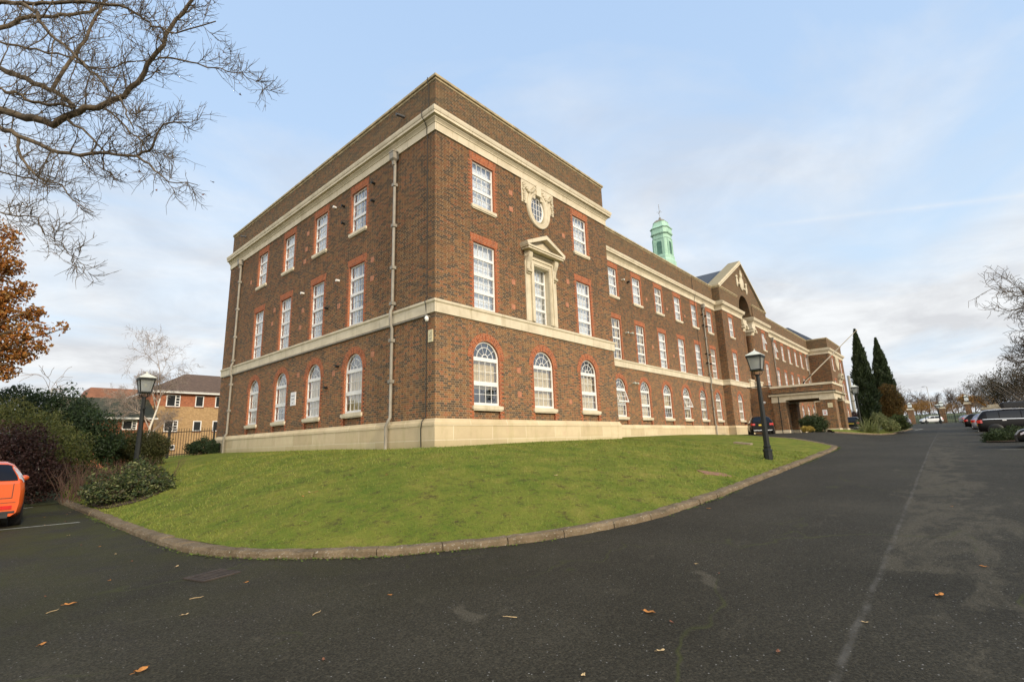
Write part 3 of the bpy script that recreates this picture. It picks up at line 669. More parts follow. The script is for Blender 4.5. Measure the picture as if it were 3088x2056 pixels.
def sill_mb(w_):
    mb = MB(); mb.box(-w_/2-.10, w_/2+.10, -.075, .0, -.155, -.03); mb.box(-w_/2-.06, w_/2+.06, -.05, .0, -.20, -.155); mb.box(-w_/2, w_/2, .0, .14, -.08, 0); return mb
def toothed(mb, x, sgn, z0, z1, y=-.004):
    z = z0; k = 0
    while z < z1-1e-6:
        zt = min(z+.075, z1); wd = .215 if (k//1) % 2 else .10
        a, b = (x, x+sgn*wd) if sgn > 0 else (x+sgn*wd, x)
        mb.face([(a, y, z), (b, y, z), (b, y, zt), (a, y, zt)]); z = zt; k += 1
def reveal(mb, pts, dep=Y1):
    for i in range(len(pts)-1):
        (x0, z0), (x1, z1) = pts[i], pts[i+1]; s0 = math.hypot(x1-x0, z1-z0)
        mb.face([(x0, -.004, z0), (x0, dep, z0), (x1, dep, z1), (x1, -.004, z1)])
def surround_rect(w_, h, zb, lint):
    mb = MB(); x = w_/2
    toothed(mb, x, 1, zb, h+.02); toothed(mb, -x, -1, zb, h+.02)
    e = .05
    q = [(-x-.13, h+.02), (x+.13, h+.02), (x+.13+e, h+lint), (-x-.13-e, h+lint)]
    mb.face([(a, -.006, b) for a, b in q], uv=[(b, a) for a, b in q])
    mb.face([(-x, -.006, h), (x, -.006, h), (x, -.006, h+.02), (-x, -.006, h+.02)])
    reveal(mb, [(-x, 0), (-x, h), (x, h), (x, 0)]); return mb
def surround_arch():
    mb = MB(); r = WG/2; zs = HG-r; n = 26; zb = 2.47-ZG; ro = r+.285
    for k in range(n):
        a0, a1 = math.pi*k/n, math.pi*(k+1)/n
        q = [(r, a0), (ro, a0), (ro, a1), (r, a1)]
        mb.face([(c*math.cos(a), -.006, zs+c*math.sin(a)) for c, a in q], uv=[(c*1.0, a*(r+.1)) for c, a in q])
    toothed(mb, r, 1, zb, zs); toothed(mb, -r, -1, zb, zs)
    # recessed apron below the sill
    reveal(mb, [(-r, zb)]+[(r*math.cos(math.pi*(1-k/20)), zs+r*math.sin(math.pi*(1-k/20))) for k in range(21)]+[(r, zb)], Y1)
    return mb
def net(w_, h, y=.26, amp=.018, per=9, seed=0, x0=None, x1=None):
    rr = random.Random(seed); mb = MB(); n = 60; a = -w_/2-.42 if x0 is None else x0; b = w_/2+.42 if x1 is None else x1; ph = rr.random()*6
    rows_ = [[(a+(b-a)*k/n, y+amp*math.sin(k/n*per*6.28+ph+.6*math.sin(k*.23))*(1 if z else .5), z*h) for z in (0.02, .5, 1.0)] for k in range(n+1)]
    mb.grid(rows_); return mb
def blinds(w_, h, drop, y=.24):
    mb = MB(); z = h
    while z > h-drop: mb.face([(-w_/2-.3, y, z-.056), (w_/2+.3, y, z-.056), (w_/2+.3, y+.022, z-.0), (-w_/2-.3, y+.022, z-.0)]); z -= .05
    return mb
_proto = {}
def pmesh(key, mbf, mats, uv=False):
    if key not in _proto:
        o = mbf().build(key[0], mats, None, uv); _proto[key] = o.data; bpy.data.objects.remove(o)
    return _proto[key]
def pobj(name, me, parent, loc=(0, 0, 0), rotz=0.0):
    o = bpy.data.objects.new(name, me); COL.objects.link(o); o.parent = parent; o.location = loc; o.rotation_euler.z = rotz; return o
def window(kind, loc, rotz, cur, sur=True, parent=B):
    if kind == 'g': fr = pmesh(('window', 'g'), arch_frame, M['white']); w_, h = WG, HG
    elif kind == 't': fr = pmesh(('window', 't'), lambda: frame_rect(WT, HT, rows_tall(HT)), M['white']); w_, h = WT, HT
    else: fr = pmesh(('window', 'm'), lambda: frame_rect(WT, HM, rows_mid(HM)), M['white']); w_, h = WT, HM
    o = pobj('window', fr, parent, loc, rotz)
    pobj('glass', pmesh(('glass', kind), glass_arch if kind == 'g' else (lambda: glass_rect(w_, h)), M['glass']), o)
    if kind != 't': pobj('sill', pmesh(('sill', kind), lambda: sill_mb(w_), M['stone']), o)
    if sur:
        f = {'g': surround_arch, 't': lambda: surround_rect(WT, HT, 0, .32), 'm': lambda: surround_rect(WT, HM, -.12, .345)}[kind]
        pobj('brick_surround', pmesh(('brick_surround', kind), f, M['redbrick'], True), o)
    hh = h-.7 if kind == 'g' else h
    if cur in (1, 2, 3): pobj('curtain', pmesh(('curtain', kind, cur), lambda: net(w_, hh if kind != 'g' else 1.72, per=7+cur*2, seed=cur), M['curtain']), o)
    elif cur == 4: pobj('blind', pmesh(('blind', kind, 4), lambda: blinds(w_, hh, hh*.62), M['blind']), o)
    elif cur == 5: pobj('blind', pmesh(('blind', kind, 5), lambda: blinds(w_, hh, hh*.96), M['blind']), o)
    elif cur == 6:
        pobj('curtain', pmesh(('curtain', kind, 6), lambda: net(w_, hh, per=4, seed=6, x1=-w_*.12), M['curtain']), o)
        pobj('curtain', pmesh(('curtain', kind, 7), lambda: net(w_, hh, per=3, seed=9, x0=w_*.2), M['blind']), o)
    return o
def open_sash(win, zt, h, ww, tilt):
    q = MB(); f = .05
    q.box(-ww/2, -ww/2+f, -.02, .03, -h, 0); q.box(ww/2-f, ww/2, -.02, .03, -h, 0); q.box(-ww/2+f, ww/2-f, -.02, .03, -f, 0); q.box(-ww/2+f, ww/2-f, -.02, .03, -h, -h+f+.02)
    for i in (1, 2, 3): x = -ww/2+ww*i/4; q.box(x-.008, x+.008, -.012, .02, -h+f, -f)
    q.box(-ww/2+f, ww/2-f, -.01, .018, -h/2-.008, -h/2+.008)
    o = pobj('open_sash', q.build('open_sash', M['white'], B).data, win, (0, .04, zt)); bpy.data.objects.remove([c for c in B.children if c.data is o.data][0]); o.rotation_euler.x = -R(tilt)
    return o
XWIN = [13.37, 16.66, 19.9, 23.27, 26.62, 29.95, 33.36]
CBW = 37.1
left_y = [5.12, 8.48, 11.84, 15.20]
cur_sets = {'m': [1, 2, 3, 6, 2], 't': [1, 3, 6, 1, 6, 2], 'g': [5, 4, 6, 5, 4, 6, 0]}
rw = random.Random(11)
def facade(mb, o, d, nrm, u0, u1, centers, rotz, flip, extra=(), cs=None):
    holes = []
    for c in centers:
        holes += [harch(c, WG, 2.47, ZG+HG), hrect(c, WT, ZT, ZT+HT), hrect(c, WT, ZM, ZM+HM)]
    holes += list(extra)
    wall(mb, o, d, nrm, u0, u1, 1.2, 12.95, holes)
    O, D = Vector(o), Vector(d)
    for c in centers:
        for kind, z in (('g', ZG), ('t', ZT), ('m', ZM)):
            p = O+D*c; cur = rw.choice(cur_sets[kind]) if not cs else cs[kind][centers.index(c)]
            wn_ = window(kind, (p.x, p.y, z), rotz, cur)
            if kind == 'g' and abs(p.y-YW) < .1 and any(abs(c-v) < .05 for v in (16.66, 26.62)): open_sash(wn_, 1.60, .76, 1.22, 17)
            if kind == 'm' and any(abs(c-v) < .05 for v in (2*XC-CBW, 2*XC-29.95)): open_sash(wn_, 1.36, .66, 1.06, 15)
mb = MB()
facade(mb, (0, 0, 0), (0, 1, 0), (-1, 0, 0), 0, L_, left_y, -math.pi/2, True)
ov = hoval(5.9, 11.83, .47, .62); pw = hrect(5.86, 1.06, ZT, ZT+HT-.05)
def front_pav(x0, ovc, pwc):
    facade(mb, (0, 0, 0), (1, 0, 0), (0, -1, 0), x0, x0+W_, [x0+2.42, x0+9.19], 0, False, cs={'g': (4, 5), 't': (3, 1), 'm': (2, 3)}, extra=[harch(x0+5.79, WG, 2.47, ZG+HG), hoval(ovc, 11.83, .47, .62), hrect(pwc, 1.06, ZT, ZT+2.55)])
    window('g', (x0+5.79, 0, ZG), 0, 5)
front_pav(0, 5.88, 5.86); front_pav(XE-W_, XE-5.77, XE-5.79)
facade(mb, (0, YW, 0), (1, 0, 0), (0, -1, 0), W_, XC-HC, XWIN, 0, False)
facade(mb, (0, YW, 0), (1, 0, 0), (0, -1, 0), XC+HC, XE-W_, [2*XC-x for x in XWIN], 0, False)
facade(mb, (0, YC, 0), (1, 0, 0), (0, -1, 0), XC-HC, XC-1.75, [CBW], 0, False)
facade(mb, (0, YC, 0), (1, 0, 0), (0, -1, 0), XC+1.75, XC+HC, [2*XC-CBW], 0, False)
# aprons behind the arched openings below sill level
for c in left_y: mb.face([(.09, c+.67, 2.3), (.09, c-.67, 2.3), (.09, c-.67, 2.9), (.09, c+.67, 2.9)])
for y, cs in ((0, [2.42, 5.79, 9.19, XE-W_+2.42, XE-W_+5.79, XE-W_+9.19]), (YW, XWIN+[2*XC-x for x in XWIN]), (YC, [CBW, 2*XC-CBW])):
    for c in cs: mb.face([(c-.67, y+.09, 2.3), (c+.67, y+.09, 2.3), (c+.67, y+.09, 2.9), (c-.67, y+.09, 2.9)])
# returns, ends and back
wall(mb, (W_, 0, 0), (0, 1, 0), (1, 0, 0), 0, YW, 1.2, 12.95); wall(mb, (XE-W_, 0, 0), (0, 1, 0), (-1, 0, 0), 0, YW, 1.2, 12.95)
wall(mb, (XC-HC, 0, 0), (0, 1, 0), (-1, 0, 0), YC, YW, 1.2, 12.95); wall(mb, (XC+HC, 0, 0), (0, 1, 0), (1, 0, 0), YC, YW, 1.2, 12.95)
wall(mb, (XE, 0, 0), (0, 1, 0), (1, 0, 0), 0, L_, 1.2, 12.95)
wall(mb, (0, L_, 0), (1, 0, 0), (0, 1, 0), 0, W_, 1.2, 12.95); wall(mb, (0, L_, 0), (1, 0, 0), (0, 1, 0), XE-W_, XE, 1.2, 12.95)
wall(mb, (W_, 0, 0), (0, 1, 0), (1, 0, 0), 14, L_, 1.2, 12.95); wall(mb, (XE-W_, 0, 0), (0, 1, 0), (-1, 0, 0), 14, L_, 1.2, 12.95)
wall(mb, (0, 14, 0), (1, 0, 0), (0, 1, 0), W_, XE-W_, 1.2, 12.95)
# centre recess and gable
YR = 3.3; xa, xb = XC-1.75, XC+1.75
wall(mb, (xa, 0, 0), (0, 1, 0), (1, 0, 0), YC, YR, 1.2, 14.0); wall(mb, (xb, 0, 0), (0, 1, 0), (-1, 0, 0), YC, YR, 1.2, 14.0)
wall(mb, (0, YR, 0), (1, 0, 0), (0, -1, 0), xa, xb, 1.2, 15.8, [hrect(XC-.05, WT, ZT, ZT+HT), hrect(XC-.05, WT, ZM, ZM+HM)])
window('t', (XC-.05, YR, ZT), 0, 1); window('m', (XC-.05, YR, ZM), 0, 2)
for k in range(20):
    a0, a1 = math.pi*k/20, math.pi*(k+1)/20; c = lambda a: (XC+1.75*math.cos(a), 14.0+1.75*math.sin(a))
    (p0, q0), (p1, q1) = c(a0), c(a1)
    mb.face([(p0, 2.05, q0), (p1, 2.05, q1), (p1, YR, q1), (p0, YR, q0)])
gab = [(XC-HC+.25, 12.95), (xa, 12.95), (xa, 14.0)]+[(XC+1.75*math.cos(math.pi*(1-k/20)), 14.0+1.75*math.sin(math.pi*(1-k/20))) for k in range(1, 20)]+[(xb, 14.0), (xb, 12.95), (XC+HC-.25, 12.95), (XC+HC-.25, 15.0), (XC, 19.15), (XC-HC+.25, 15.0)]
for tri in tessellate_polygon([[Vector((a, b, 0)) for a, b in gab]]):
    pts = [Vector((gab[i][0], 2.05, gab[i][1])) for i in tri]
    if (pts[1]-pts[0]).cross(pts[2]-pts[0]).y > 0: pts.reverse()
    mb.face(pts)
# parapets (set a little back from the wall face)
PA = [(0, L_), (0, 0), (W_, 0), (W_, YW), (XC-HC, YW)]; PB = [(XC+HC, YW), (XE-W_, YW), (XE-W_, 0), (XE, 0), (XE, L_)]
PL = [(XC-HC, YW), (XC-HC, YC), (XC-2.4, YC)]; PR = [(XC+2.4, YC), (XC+HC, YC), (XC+HC, YW)]
for P_ in (PA, PB, PL, PR): mb.sweep([(-.02, 12.9), (-.02, 15.1), (-.38, 15.1), (-.38, 12.9)], P_)
for x0, x1 in ((W_-.02, XE-W_+.02),): pass
wallo = mb.build('wall', M['brick'], B, True)
# interior partition seen through the glass
mb = MB(); D_ = 1.5
mb.face([(D_, D_, 1.5), (D_, L_-.2, 1.5), (D_, L_-.2, 13), (D_, D_, 13)]); mb.face([(D_, D_, 1.5), (W_-.2, D_, 1.5), (W_-.2, D_, 13), (D_, D_, 13)])
mb.face([(W_-.2, YW+D_, 1.5), (XE-W_+.2, YW+D_, 1.5), (XE-W_+.2, YW+D_, 13), (W_-.2, YW+D_, 13)]); mb.face([(XE-W_+.2, D_, 1.5), (XE-.2, D_, 1.5), (XE-.2, D_, 13), (XE-W_+.2, D_, 13)])
for z in (6.2, 10.2):
    mb.box(.16, W_-.2, .16, L_-.2, z, z+.2); mb.box(XE-W_+.2, XE-.16, .16, L_-.2, z, z+.2); mb.box(W_-.2, XC-2.0, YW+.16, 13.8, z, z+.2); mb.box(XC+2.0, XE-W_+.2, YW+.16, 13.8, z, z+.2)
for x in [4.1, 7.5]+[W_+.5+i*3.32 for i in range(8)]+[XE-W_-.5-i*3.32 for i in range(8)]:
    y = 0 if x < W_ else YW
    mb.box(x-.05, x+.05, y+.17, y+D_, 1.5, 13)
for y in (3.4, 6.8, 10.2, 13.5, 17): mb.box(.17, D_, y-.05, y+.05, 1.5, 13)
mb.build('interior_partition', M['room'], B)
# stone bands
P1 = [(0, L_), (0, 0), (W_, 0), (W_, YW), (XC-HC, YW), (XC-HC, YC), (xa, YC), (xa, YR)]
P2_ = [(xb, YR), (xb, YC), (XC+HC, YC), (XC+HC, YW), (XE-W_, YW), (XE-W_, 0), (XE, 0), (XE, L_)]
corn = [(0, 12.905), (.05, 12.905), (.05, 13.20), (.08, 13.22), (.08, 13.25), (.13, 13.31), (.16, 13.33), (.16, 13.38), (.20, 13.395), (.265, 13.40), (.265, 13.50), (.285, 13.51), (.31, 13.60), (.315, 13.67), (.29, 13.69), (.02, 13.82), (-.02, 13.82)]
for P_ in (P1, P2_):
    m_ = MB(); m_.sweep(corn, P_); m_.build('cornice', M['stone'], B)
    m_ = MB(); m_.sweep([(0, 6.03), (.05, 6.03), (.05, 6.37), (.075, 6.39), (.09, 6.42), (.09, 6.485), (.02, 6.525), (-.14, 6.525)], P_); m_.build('string_course', M['stone'], B)
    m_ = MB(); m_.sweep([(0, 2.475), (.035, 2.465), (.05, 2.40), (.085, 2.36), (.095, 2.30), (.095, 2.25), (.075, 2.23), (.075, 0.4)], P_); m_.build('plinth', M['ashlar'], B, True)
cop = [(-.42, 15.10), (-.42, 15.22), (.03, 15.285), (.06, 15.27), (.06, 15.185), (.045, 15.17), (.0, 15.165), (.0, 15.09), (-.02, 15.08)]
for P_ in (PA, PB, PL, PR): m_ = MB(); m_.sweep(cop[::-1], P_); m_.build('coping', M['coping'], B)
# gable coping
for s_ in (-1, 1):
    m_ = MB(); x0, z0, x1, z1 = XC+s_*(HC-.05), 15.12, XC, 19.22
    dx_, dz_ = x1-x0, z1-z0; l_ = math.hypot(dx_, dz_); nx_, nz_ = -dz_/l_*(-s_)*-1, abs(dx_)/l_
    nx_ = s_*abs(dz_)/l_
    q = [(x0, z0), (x1, z1), (x1, z1+.36), (x0+nx_*.30, z0+nz_*.30)]
    m_.prism(q if s_ < 0 else q[::-1], 1.93, 3.1)
    q2 = [(x0, z0-.02), (x1, z1-.02), (x1, z1+.12), (x0+nx_*.1, z0+nz_*.1)]
    m_.prism(q2 if s_ < 0 else q2[::-1], 1.86, 1.93)
    m_.build('gable_coping', M['stone'], B)
# carved arms in the gable
m_ = MB(); yy = 2.0
def blob(m_, x, y, z, a, b, c, n=10, wob=0.0, seed=0):
    rr = random.Random(seed); rows_ = []
    for i in range(n+1):
        t = math.pi*i/n; rows_.append([(x+a*math.sin(t)*math.cos(2*math.pi*k/14)*(1+wob*rr.uniform(-1, 1)), y+b*math.sin(t)*math.sin(2*math.pi*k/14), z+c*math.cos(t)*(1+wob*.3*rr.uniform(-1, 1))) for k in range(14)])
    m_.grid(rows_, True)
blob(m_, XC-.15, yy, 17.05, .62, .16, .78, seed=1); blob(m_, XC-.15, yy, 17.95, .30, .16, .42, seed=2, wob=.1); blob(m_, XC-.15, yy, 18.3, .14, .1, .22, seed=3)
for s_, zt in ((-1, 16.75), (1, 16.45)):
    blob(m_, XC-.15+s_*1.42, yy, zt+.2, .17, .12, .55, wob=.08, seed=4); blob(m_, XC-.15+s_*1.42, yy, zt+.75, .22, .13, .2, wob=.1, seed=5); blob(m_, XC-.15+s_*.75, yy, zt+.15, .4, .1, .12, seed=6, wob=.1)
m_.build('carved_arms', M['stone'], B)
# giant columns at the recess: brick shaft, stone cap and pedestal
for s_ in (-1, 1):
    cx = XC+s_*1.42; m_ = MB()
    m_.lathe([(.45, 6.9), (.45, 7.0), (.42, 7.1), (.40, 11.75)], 20, cx, 2.28); col_ = m_.build('column', M['brick'], B, True)
    m_ = MB(); m_.lathe([(.42, 11.72), (.46, 11.8), (.44, 11.9), (.52, 12.2), (.58, 12.32)], 20, cx, 2.28)
    m_.box(cx-.62, cx+.62, 1.72, 2.9, 12.32, 12.5); m_.box(cx-.55, cx+.55, 1.78, 2.95, 12.5, 12.905)
    for a in (-.5, .5): m_.lathe([(.16, -.62), (.2, -.3), (.16, .45)], 12, cx+a, 2.28, axis='y', cz=12.12)
    m_.build('capital', M['stone'], col_)
    m_ = MB(); m_.box(cx-.6, cx+.6, 1.80, 2.9, 6.03, 6.75); m_.box(cx-.68, cx+.68, 1.74, 2.95, 6.75, 6.9); m_.build('pedestal', M['stone'], col_)
# roofs
m_ = MB()
for x0, x1, y0, y1 in ((.35, W_-.35, .35, L_), (W_-.35, XE-W_+.35, YW+.3, 14), (XE-W_+.35, XE-.35, .35, L_)): m_.face([(x0, y0, 14.0), (x1, y0, 14.0), (x1, y1, 14.0), (x0, y1, 14.0)])
m_.build('flat_roof', M['slate'], B)
m_ = MB(); e = 6.9
m_.face([(XC-e, 2.9, 15.0), (XC, 2.9, 19.0), (XC, 13, 19.0), (XC-e, 13, 15.0)]); m_.face([(XC+e, 2.9, 15.0), (XC+e, 13, 15.0), (XC, 13, 19.0), (XC, 2.9, 19.0)])
m_.face([(XC-e, 13, 15), (XC, 13, 19), (XC+e, 13, 15)]); m_.face([(XC-e, 2.9, 14), (XC-e, 2.9, 15), (XC-e, 13, 15), (XC-e, 13, 14)]); m_.build('roof', M['slate'], B)
for xa_, xb_ in ((.8, W_-.8), (XE-W_+.8, XE-.8)):
    m_ = MB(); cx = (xa_+xb_)/2; yf, yb, zr = .8, L_-.6, 18.7; y1_, y2_ = 5.9, L_-5.9
    m_.face([(xa_, yf, 14.6), (xb_, yf, 14.6), (cx, y1_, zr)]); m_.face([(xb_, yf, 14.6), (xb_, yb, 14.6), (cx, y2_, zr), (cx, y1_, zr)])
    m_.face([(xa_, yb, 14.6), (xa_, yf, 14.6), (cx, y1_, zr), (cx, y2_, zr)]); m_.face([(xb_, yb, 14.6), (xa_, yb, 14.6), (cx, y2_, zr)])
    m_.build('hipped_roof', M['slate'], B)
# copper cupola
def oct_rows(m_, prof, cx, cy, ch=.22, mi=0):
    rows_ = []
    for a, z in prof:
        c = a*(1-ch*1.6)
        rows_.append([(cx+x, cy+y, z) for x, y in ((a, -c), (a, c), (c, a), (-c, a), (-a, c), (-a, -c), (-c, -a), (c, -a))])
    m_.grid(rows_, True, mi, False); m_.face(rows_[-1], mi=mi)
cx, cy = 42.35, 10.1; m_ = MB()
oct_rows(m_, [(1.15, 17.5), (1.15, 21.6), (1.03, 21.85), (1.05, 22.2), (.93, 22.3), (.92, 24.35), (.96, 24.37), (.96, 24.47), (.92, 24.49), (.92, 24.85), (1.0, 24.88), (1.08, 24.98), (1.08, 25.08), (1.0, 25.12), (.99, 25.62), (1.06, 25.66), (1.10, 25.74), (1.06, 25.78), (.90, 25.95), (.80, 26.2), (.74, 26.5), (.77, 26.53)], cx, cy)
for sx, sy in ((-1, 0), (0, -1), (1, 0), (0, 1)):              # raised jambs and arched heads round the louvres
    for k in (-1, 1):
        for a in ((k*.34, k*.42, 22.4, 24.1), (k*.56, k*.66, 22.3, 24.35)):
            lo, hi = sorted(a[:2])
            if sx: m_.box(min(sx*.92, sx*.965)+cx, max(sx*.92, sx*.965)+cx, cy+lo, cy+hi, a[2], a[3])
            else: m_.box(cx+lo, cx+hi, min(sy*.92, sy*.965)+cy, max(sy*.92, sy*.965)+cy, a[2], a[3])
cup = m_.build('cupola', M['copper'], B)
for sx, sy in ((-1, 0), (0, -1)):
    m_ = MB(); z = 22.45
    P = lambda u, z, e: (cx+sx*(.925+e), cy+u, z) if sx else (cx+u, cy+sy*(.925+e), z)
    while z < 24.0:
        hw = .30 if z < 23.75 else max(.08, .30*math.sqrt(max(0, 1-((z-23.75)/.3)**2)))
        m_.face([P(-hw, z, .03), P(hw, z, .03), P(hw, z+.09, -.0), P(-hw, z+.09, -.0)]); z += .1
    m_.build('louvre', M['louvre'], cup)
m_ = MB(); oct_rows(m_, [(.77, 26.53), (.66, 26.68), (.44, 26.88), (.2, 27.0), (.12, 27.12), (.12, 27.25), (.05, 27.3)], cx, cy); m_.build('cap_roof', M['copper_brown'], cup)
m_ = MB(); m_.tube([(cx, cy, 27.2), (cx, cy, 28.95)], .022, 6); m_.tube([(cx-.3, cy-.25, 28.0), (cx+.3, cy+.25, 28.0)], .018, 5); m_.tube([(cx-.2, cy+.25, 28.0), (cx+.2, cy-.25, 28.0)], .018, 5)
for z in (28.0, 28.5, 28.7, 28.95): m_.lathe([(.01, z-.05), (.05, z), (.01, z+.05)], 8, cx, cy)
for a, b in ((-.3, -.25), (.3, .25)): m_.lathe([(.01, 27.95), (.045, 28.0), (.01, 28.05)], 6, cx+a, cy+b)
m_.build('finial', M['lead'], cup)
# oval window with carved panel, one on each end pavilion; pedimented window below
def oval_window(xc_, px0):
    m_ = MB(); z0 = 11.83; n = 36
    prof = [(.47, .14), (.47, .0), (.52, -.03), (.56, -.07), (.62, -.085), (.66, -.05), (.70, -.06), (.745, -.10), (.79, -.085), (.80, 0)]
    rows_ = [[(xc_+math.cos(2*math.pi*k/n)*e, y, z0+math.sin(2*math.pi*k/n)*(e*1.0+.15)) for e, y in prof] for k in range(n)]
    rows_.append(rows_[0]); m_.grid(rows_)
    o = m_.build('oval_window', M['stone'], B)
    m_ = MB()
    for k in range(n):
        a0, a1 = 2*math.pi*k/n, 2*math.pi*(k+1)/n
        q = [(xc_+math.cos(a)*e, .07, z0+math.sin(a)*(e+.15)) for e, a in ((.38, a0), (.47, a0), (.47, a1), (.38, a1))]; m_.face(q)
        m_.face([(xc_+math.cos(a)*.38, y, z0+math.sin(a)*.53) for a, y in ((a0, .07), (a1, .07), (a1, .13), (a0, .13))])
    for i in (-.19, 0, .19): hh = .53*math.sqrt(1-(i/.38)**2); m_.box(xc_+i-.011, xc_+i+.011, .075, .12, z0-hh, z0+hh)
    for j in (-.27, 0, .27): hw = .38*math.sqrt(1-(j/.53)**2); m_.box(xc_-hw, xc_+hw, .078, .118, z0+j-.011, z0+j+.011)
    m_.build('frame', M['white'], o)
    m_ = MB(); m_.face([(xc_+math.cos(2*math.pi*k/n)*.40, .10, z0+math.sin(2*math.pi*k/n)*.55) for k in range(n)]); m_.build('glass', M['glass'], o)
    m_ = MB()
    for s_ in (-1, 1):                                        # stone panels, swags and drops
        xo = xc_+s_*1.13; xi = xc_+s_*.18
        m_.box(min(xo, xi), max(xo, xi), -.03, 0.0, 12.28, 12.91); m_.box(min(xo, xo-s_*.42), max(xo, xo-s_*.42), -.03, 0, 11.83, 12.28)
        rr = random.Random(8+s_)
        for k in range(9):
            t = k/8; x = xc_+s_*(.28+.68*t); z = 12.72-.27*math.sin(math.pi*t)
            blob(m_, x, -.06, z, .10, .075, .085, 6, .15, k)
        for k in range(8):
            blob(m_, xc_+s_*(1.0+rr.uniform(-.04, .04)), -.055, 12.66-k*.105, .085-.004*k, .06, .075, 6, .2, k+20)
    m_.box(xc_-.17, xc_+.17, -.10, .0, 12.44, 12.91)
    m_.build('carved_swag', M['stone'], o)
def ped_window(xc_):
    o = pobj('pedimented_window', frame_rect(1.06, 2.55, [(.075, .60, 2), (.70, 1.24, 2), (1.34, 1.86, 2), (1.96, 2.495, 1)]).build('pedimented_window', M['white'], B).data, B, (xc_, .12, ZT))
    bpy.data.objects.remove([c for c in B.children if c.name.startswith('pedimented_window') and c is not o and c.data is o.data][0])
    pobj('glass', pmesh(('glass', 'p'), lambda: glass_rect(1.06, 2.55), M['glass']), o); pobj('curtain', pmesh(('curtain', 'p'), lambda: net(1.06, 2.55, per=8, seed=4), M['curtain']), o)
    m_ = MB()
    for s_ in (-1, 1):
        a, b = sorted((s_*.565, s_*.75)); m_.box(a, b, -.22, .0, 0, 2.55); a, b = sorted((s_*.53, s_*.565)); m_.box(a, b, -.20, .20, 0, 2.545)
        a, b = sorted((s_*.75, s_*1.06)); m_.box(a, b, -.16, -.12, 0, 2.62)
        a, b = sorted((s_*.69, s_*.76)); m_.box(a, b, -.26, -.22, 0, 2.72)
    m_.box(-.75, .75, -.22, .0, 2.55, 2.80); m_.box(-.76, .76, -.26, -.22, 2.72, 2.80); m_.box(-1.05, 1.05, -.18, -.12, 2.80, 3.0); m_.box(-.528, .528, -.19, .19, 2.5, 2.545)
    m_.box(-.8, .8, -.24, -.18, 2.94, 3.02)
    m_.build('architrave', M['stone'], o)
    for s_ in (-1, 1):
        m_ = MB(); x0 = s_*.90; pr = [(-.12, 2.05), (-.22, 2.05), (-.24, 2.2), (-.20, 2.35), (-.24, 2.55), (-.34, 2.75), (-.38, 2.92), (-.36, 3.04), (-.12, 3.04)]
        m_.face([(x0-.12, y, z) for y, z in pr]); m_.face([(x0+.12, y, z) for y, z in pr][::-1])
        for i in range(len(pr)-1): m_.face([(x0-.12, *pr[i]), (x0+.12, *pr[i]), (x0+.12, *pr[i+1]), (x0-.12, *pr[i+1])])
        m_.lathe([(.01, -.01), (.05, -.02)], 8, 0, 0)
        for z, r_ in ((2.86, .10), (2.16, .06)):
            rows_ = [[(x0-.135, -.25+r_*math.cos(2*math.pi*k/12), z+r_*math.sin(2*math.pi*k/12)), (x0+.135, -.25+r_*math.cos(2*math.pi*k/12), z+r_*math.sin(2*math.pi*k/12))] for k in range(13)]
            m_.grid(rows_); m_.face([r[0] for r in rows_]); m_.face([r[1] for r in rows_])
        m_.build('console', M['stone'], o)
    m_ = MB(); zb = 3.04
    m_.box(-1.22, 1.22, -.52, -.12, zb, zb+.08); m_.box(-1.28, 1.28, -.56, -.12, zb+.08, zb+.16); m_.box(-1.05, 1.05, -.38, -.12, zb+.16, zb+.2)
    m_.prism([(-1.1, zb+.16), (1.1, zb+.16), (0, zb+.70)], -.30, -.12)
    for s_ in (-1, 1):
        q = [(s_*1.30, zb+.13), (0, zb+.68), (0, zb+.86), (s_*1.34, zb+.27)]; m_.prism(q if s_ < 0 else q[::-1], -.56, -.12)
    m_.build('pediment', M['stone'], o)
oval_window(5.88, 0); oval_window(XE-5.77, 1); ped_window(5.86); ped_window(XE-5.79)
# downpipes with hopper heads
def pipe(x, y, nx, ny, zfoot, ztop=12.55, kick=True, side=1):
    m_ = MB(); tx, ty = -ny, nx
    def P(o_, z, s_=0): return (x+nx*o_+tx*s_, y+ny*o_+ty*s_, z)
    m_.tube([P(.10, ztop), P(.10, 6.65), P(.17, 6.5), P(.17, 6.0), P(.10, 5.85), P(.10, 2.62), P(.19, 2.48, .0), P(.19, 2.3, .0 if not kick else -.12), P(.19, zfoot, -.12 if kick else 0)], .058, 8, cap=True)
    for z in (11.6, 9.9, 8.2, 6.8, 5.4, 3.9): 
        a = P(.10, z); m_.box(a[0]-.085, a[0]+.085, a[1]-.085, a[1]+.085, z-.06, z+.06)
    o = m_.build('downpipe', M['lead'], B)
    m_ = MB(); a = P(.15, 0)
    m_.lathe([(.07, ztop-.1), (.09, ztop+.06), (.19, ztop+.14), (.19, ztop+.4), (.215, ztop+.41), (.215, ztop+.46)], 4, a[0], a[1], smooth=False, ang=math.pi/4); m_.build('hopper', M['lead'], o)
pipe(0, 2.36, -1, 0, 1.5); pipe(0, 18.35, -1, 0, 1.5); pipe(31.72, YW, 0, -1, 1.6, 12.45); pipe(2*XC-31.4, YW, 0, -1, 1.6, 12.45); pipe(2*XC-13.2, YW, 0, -1, 1.6, 12.45)
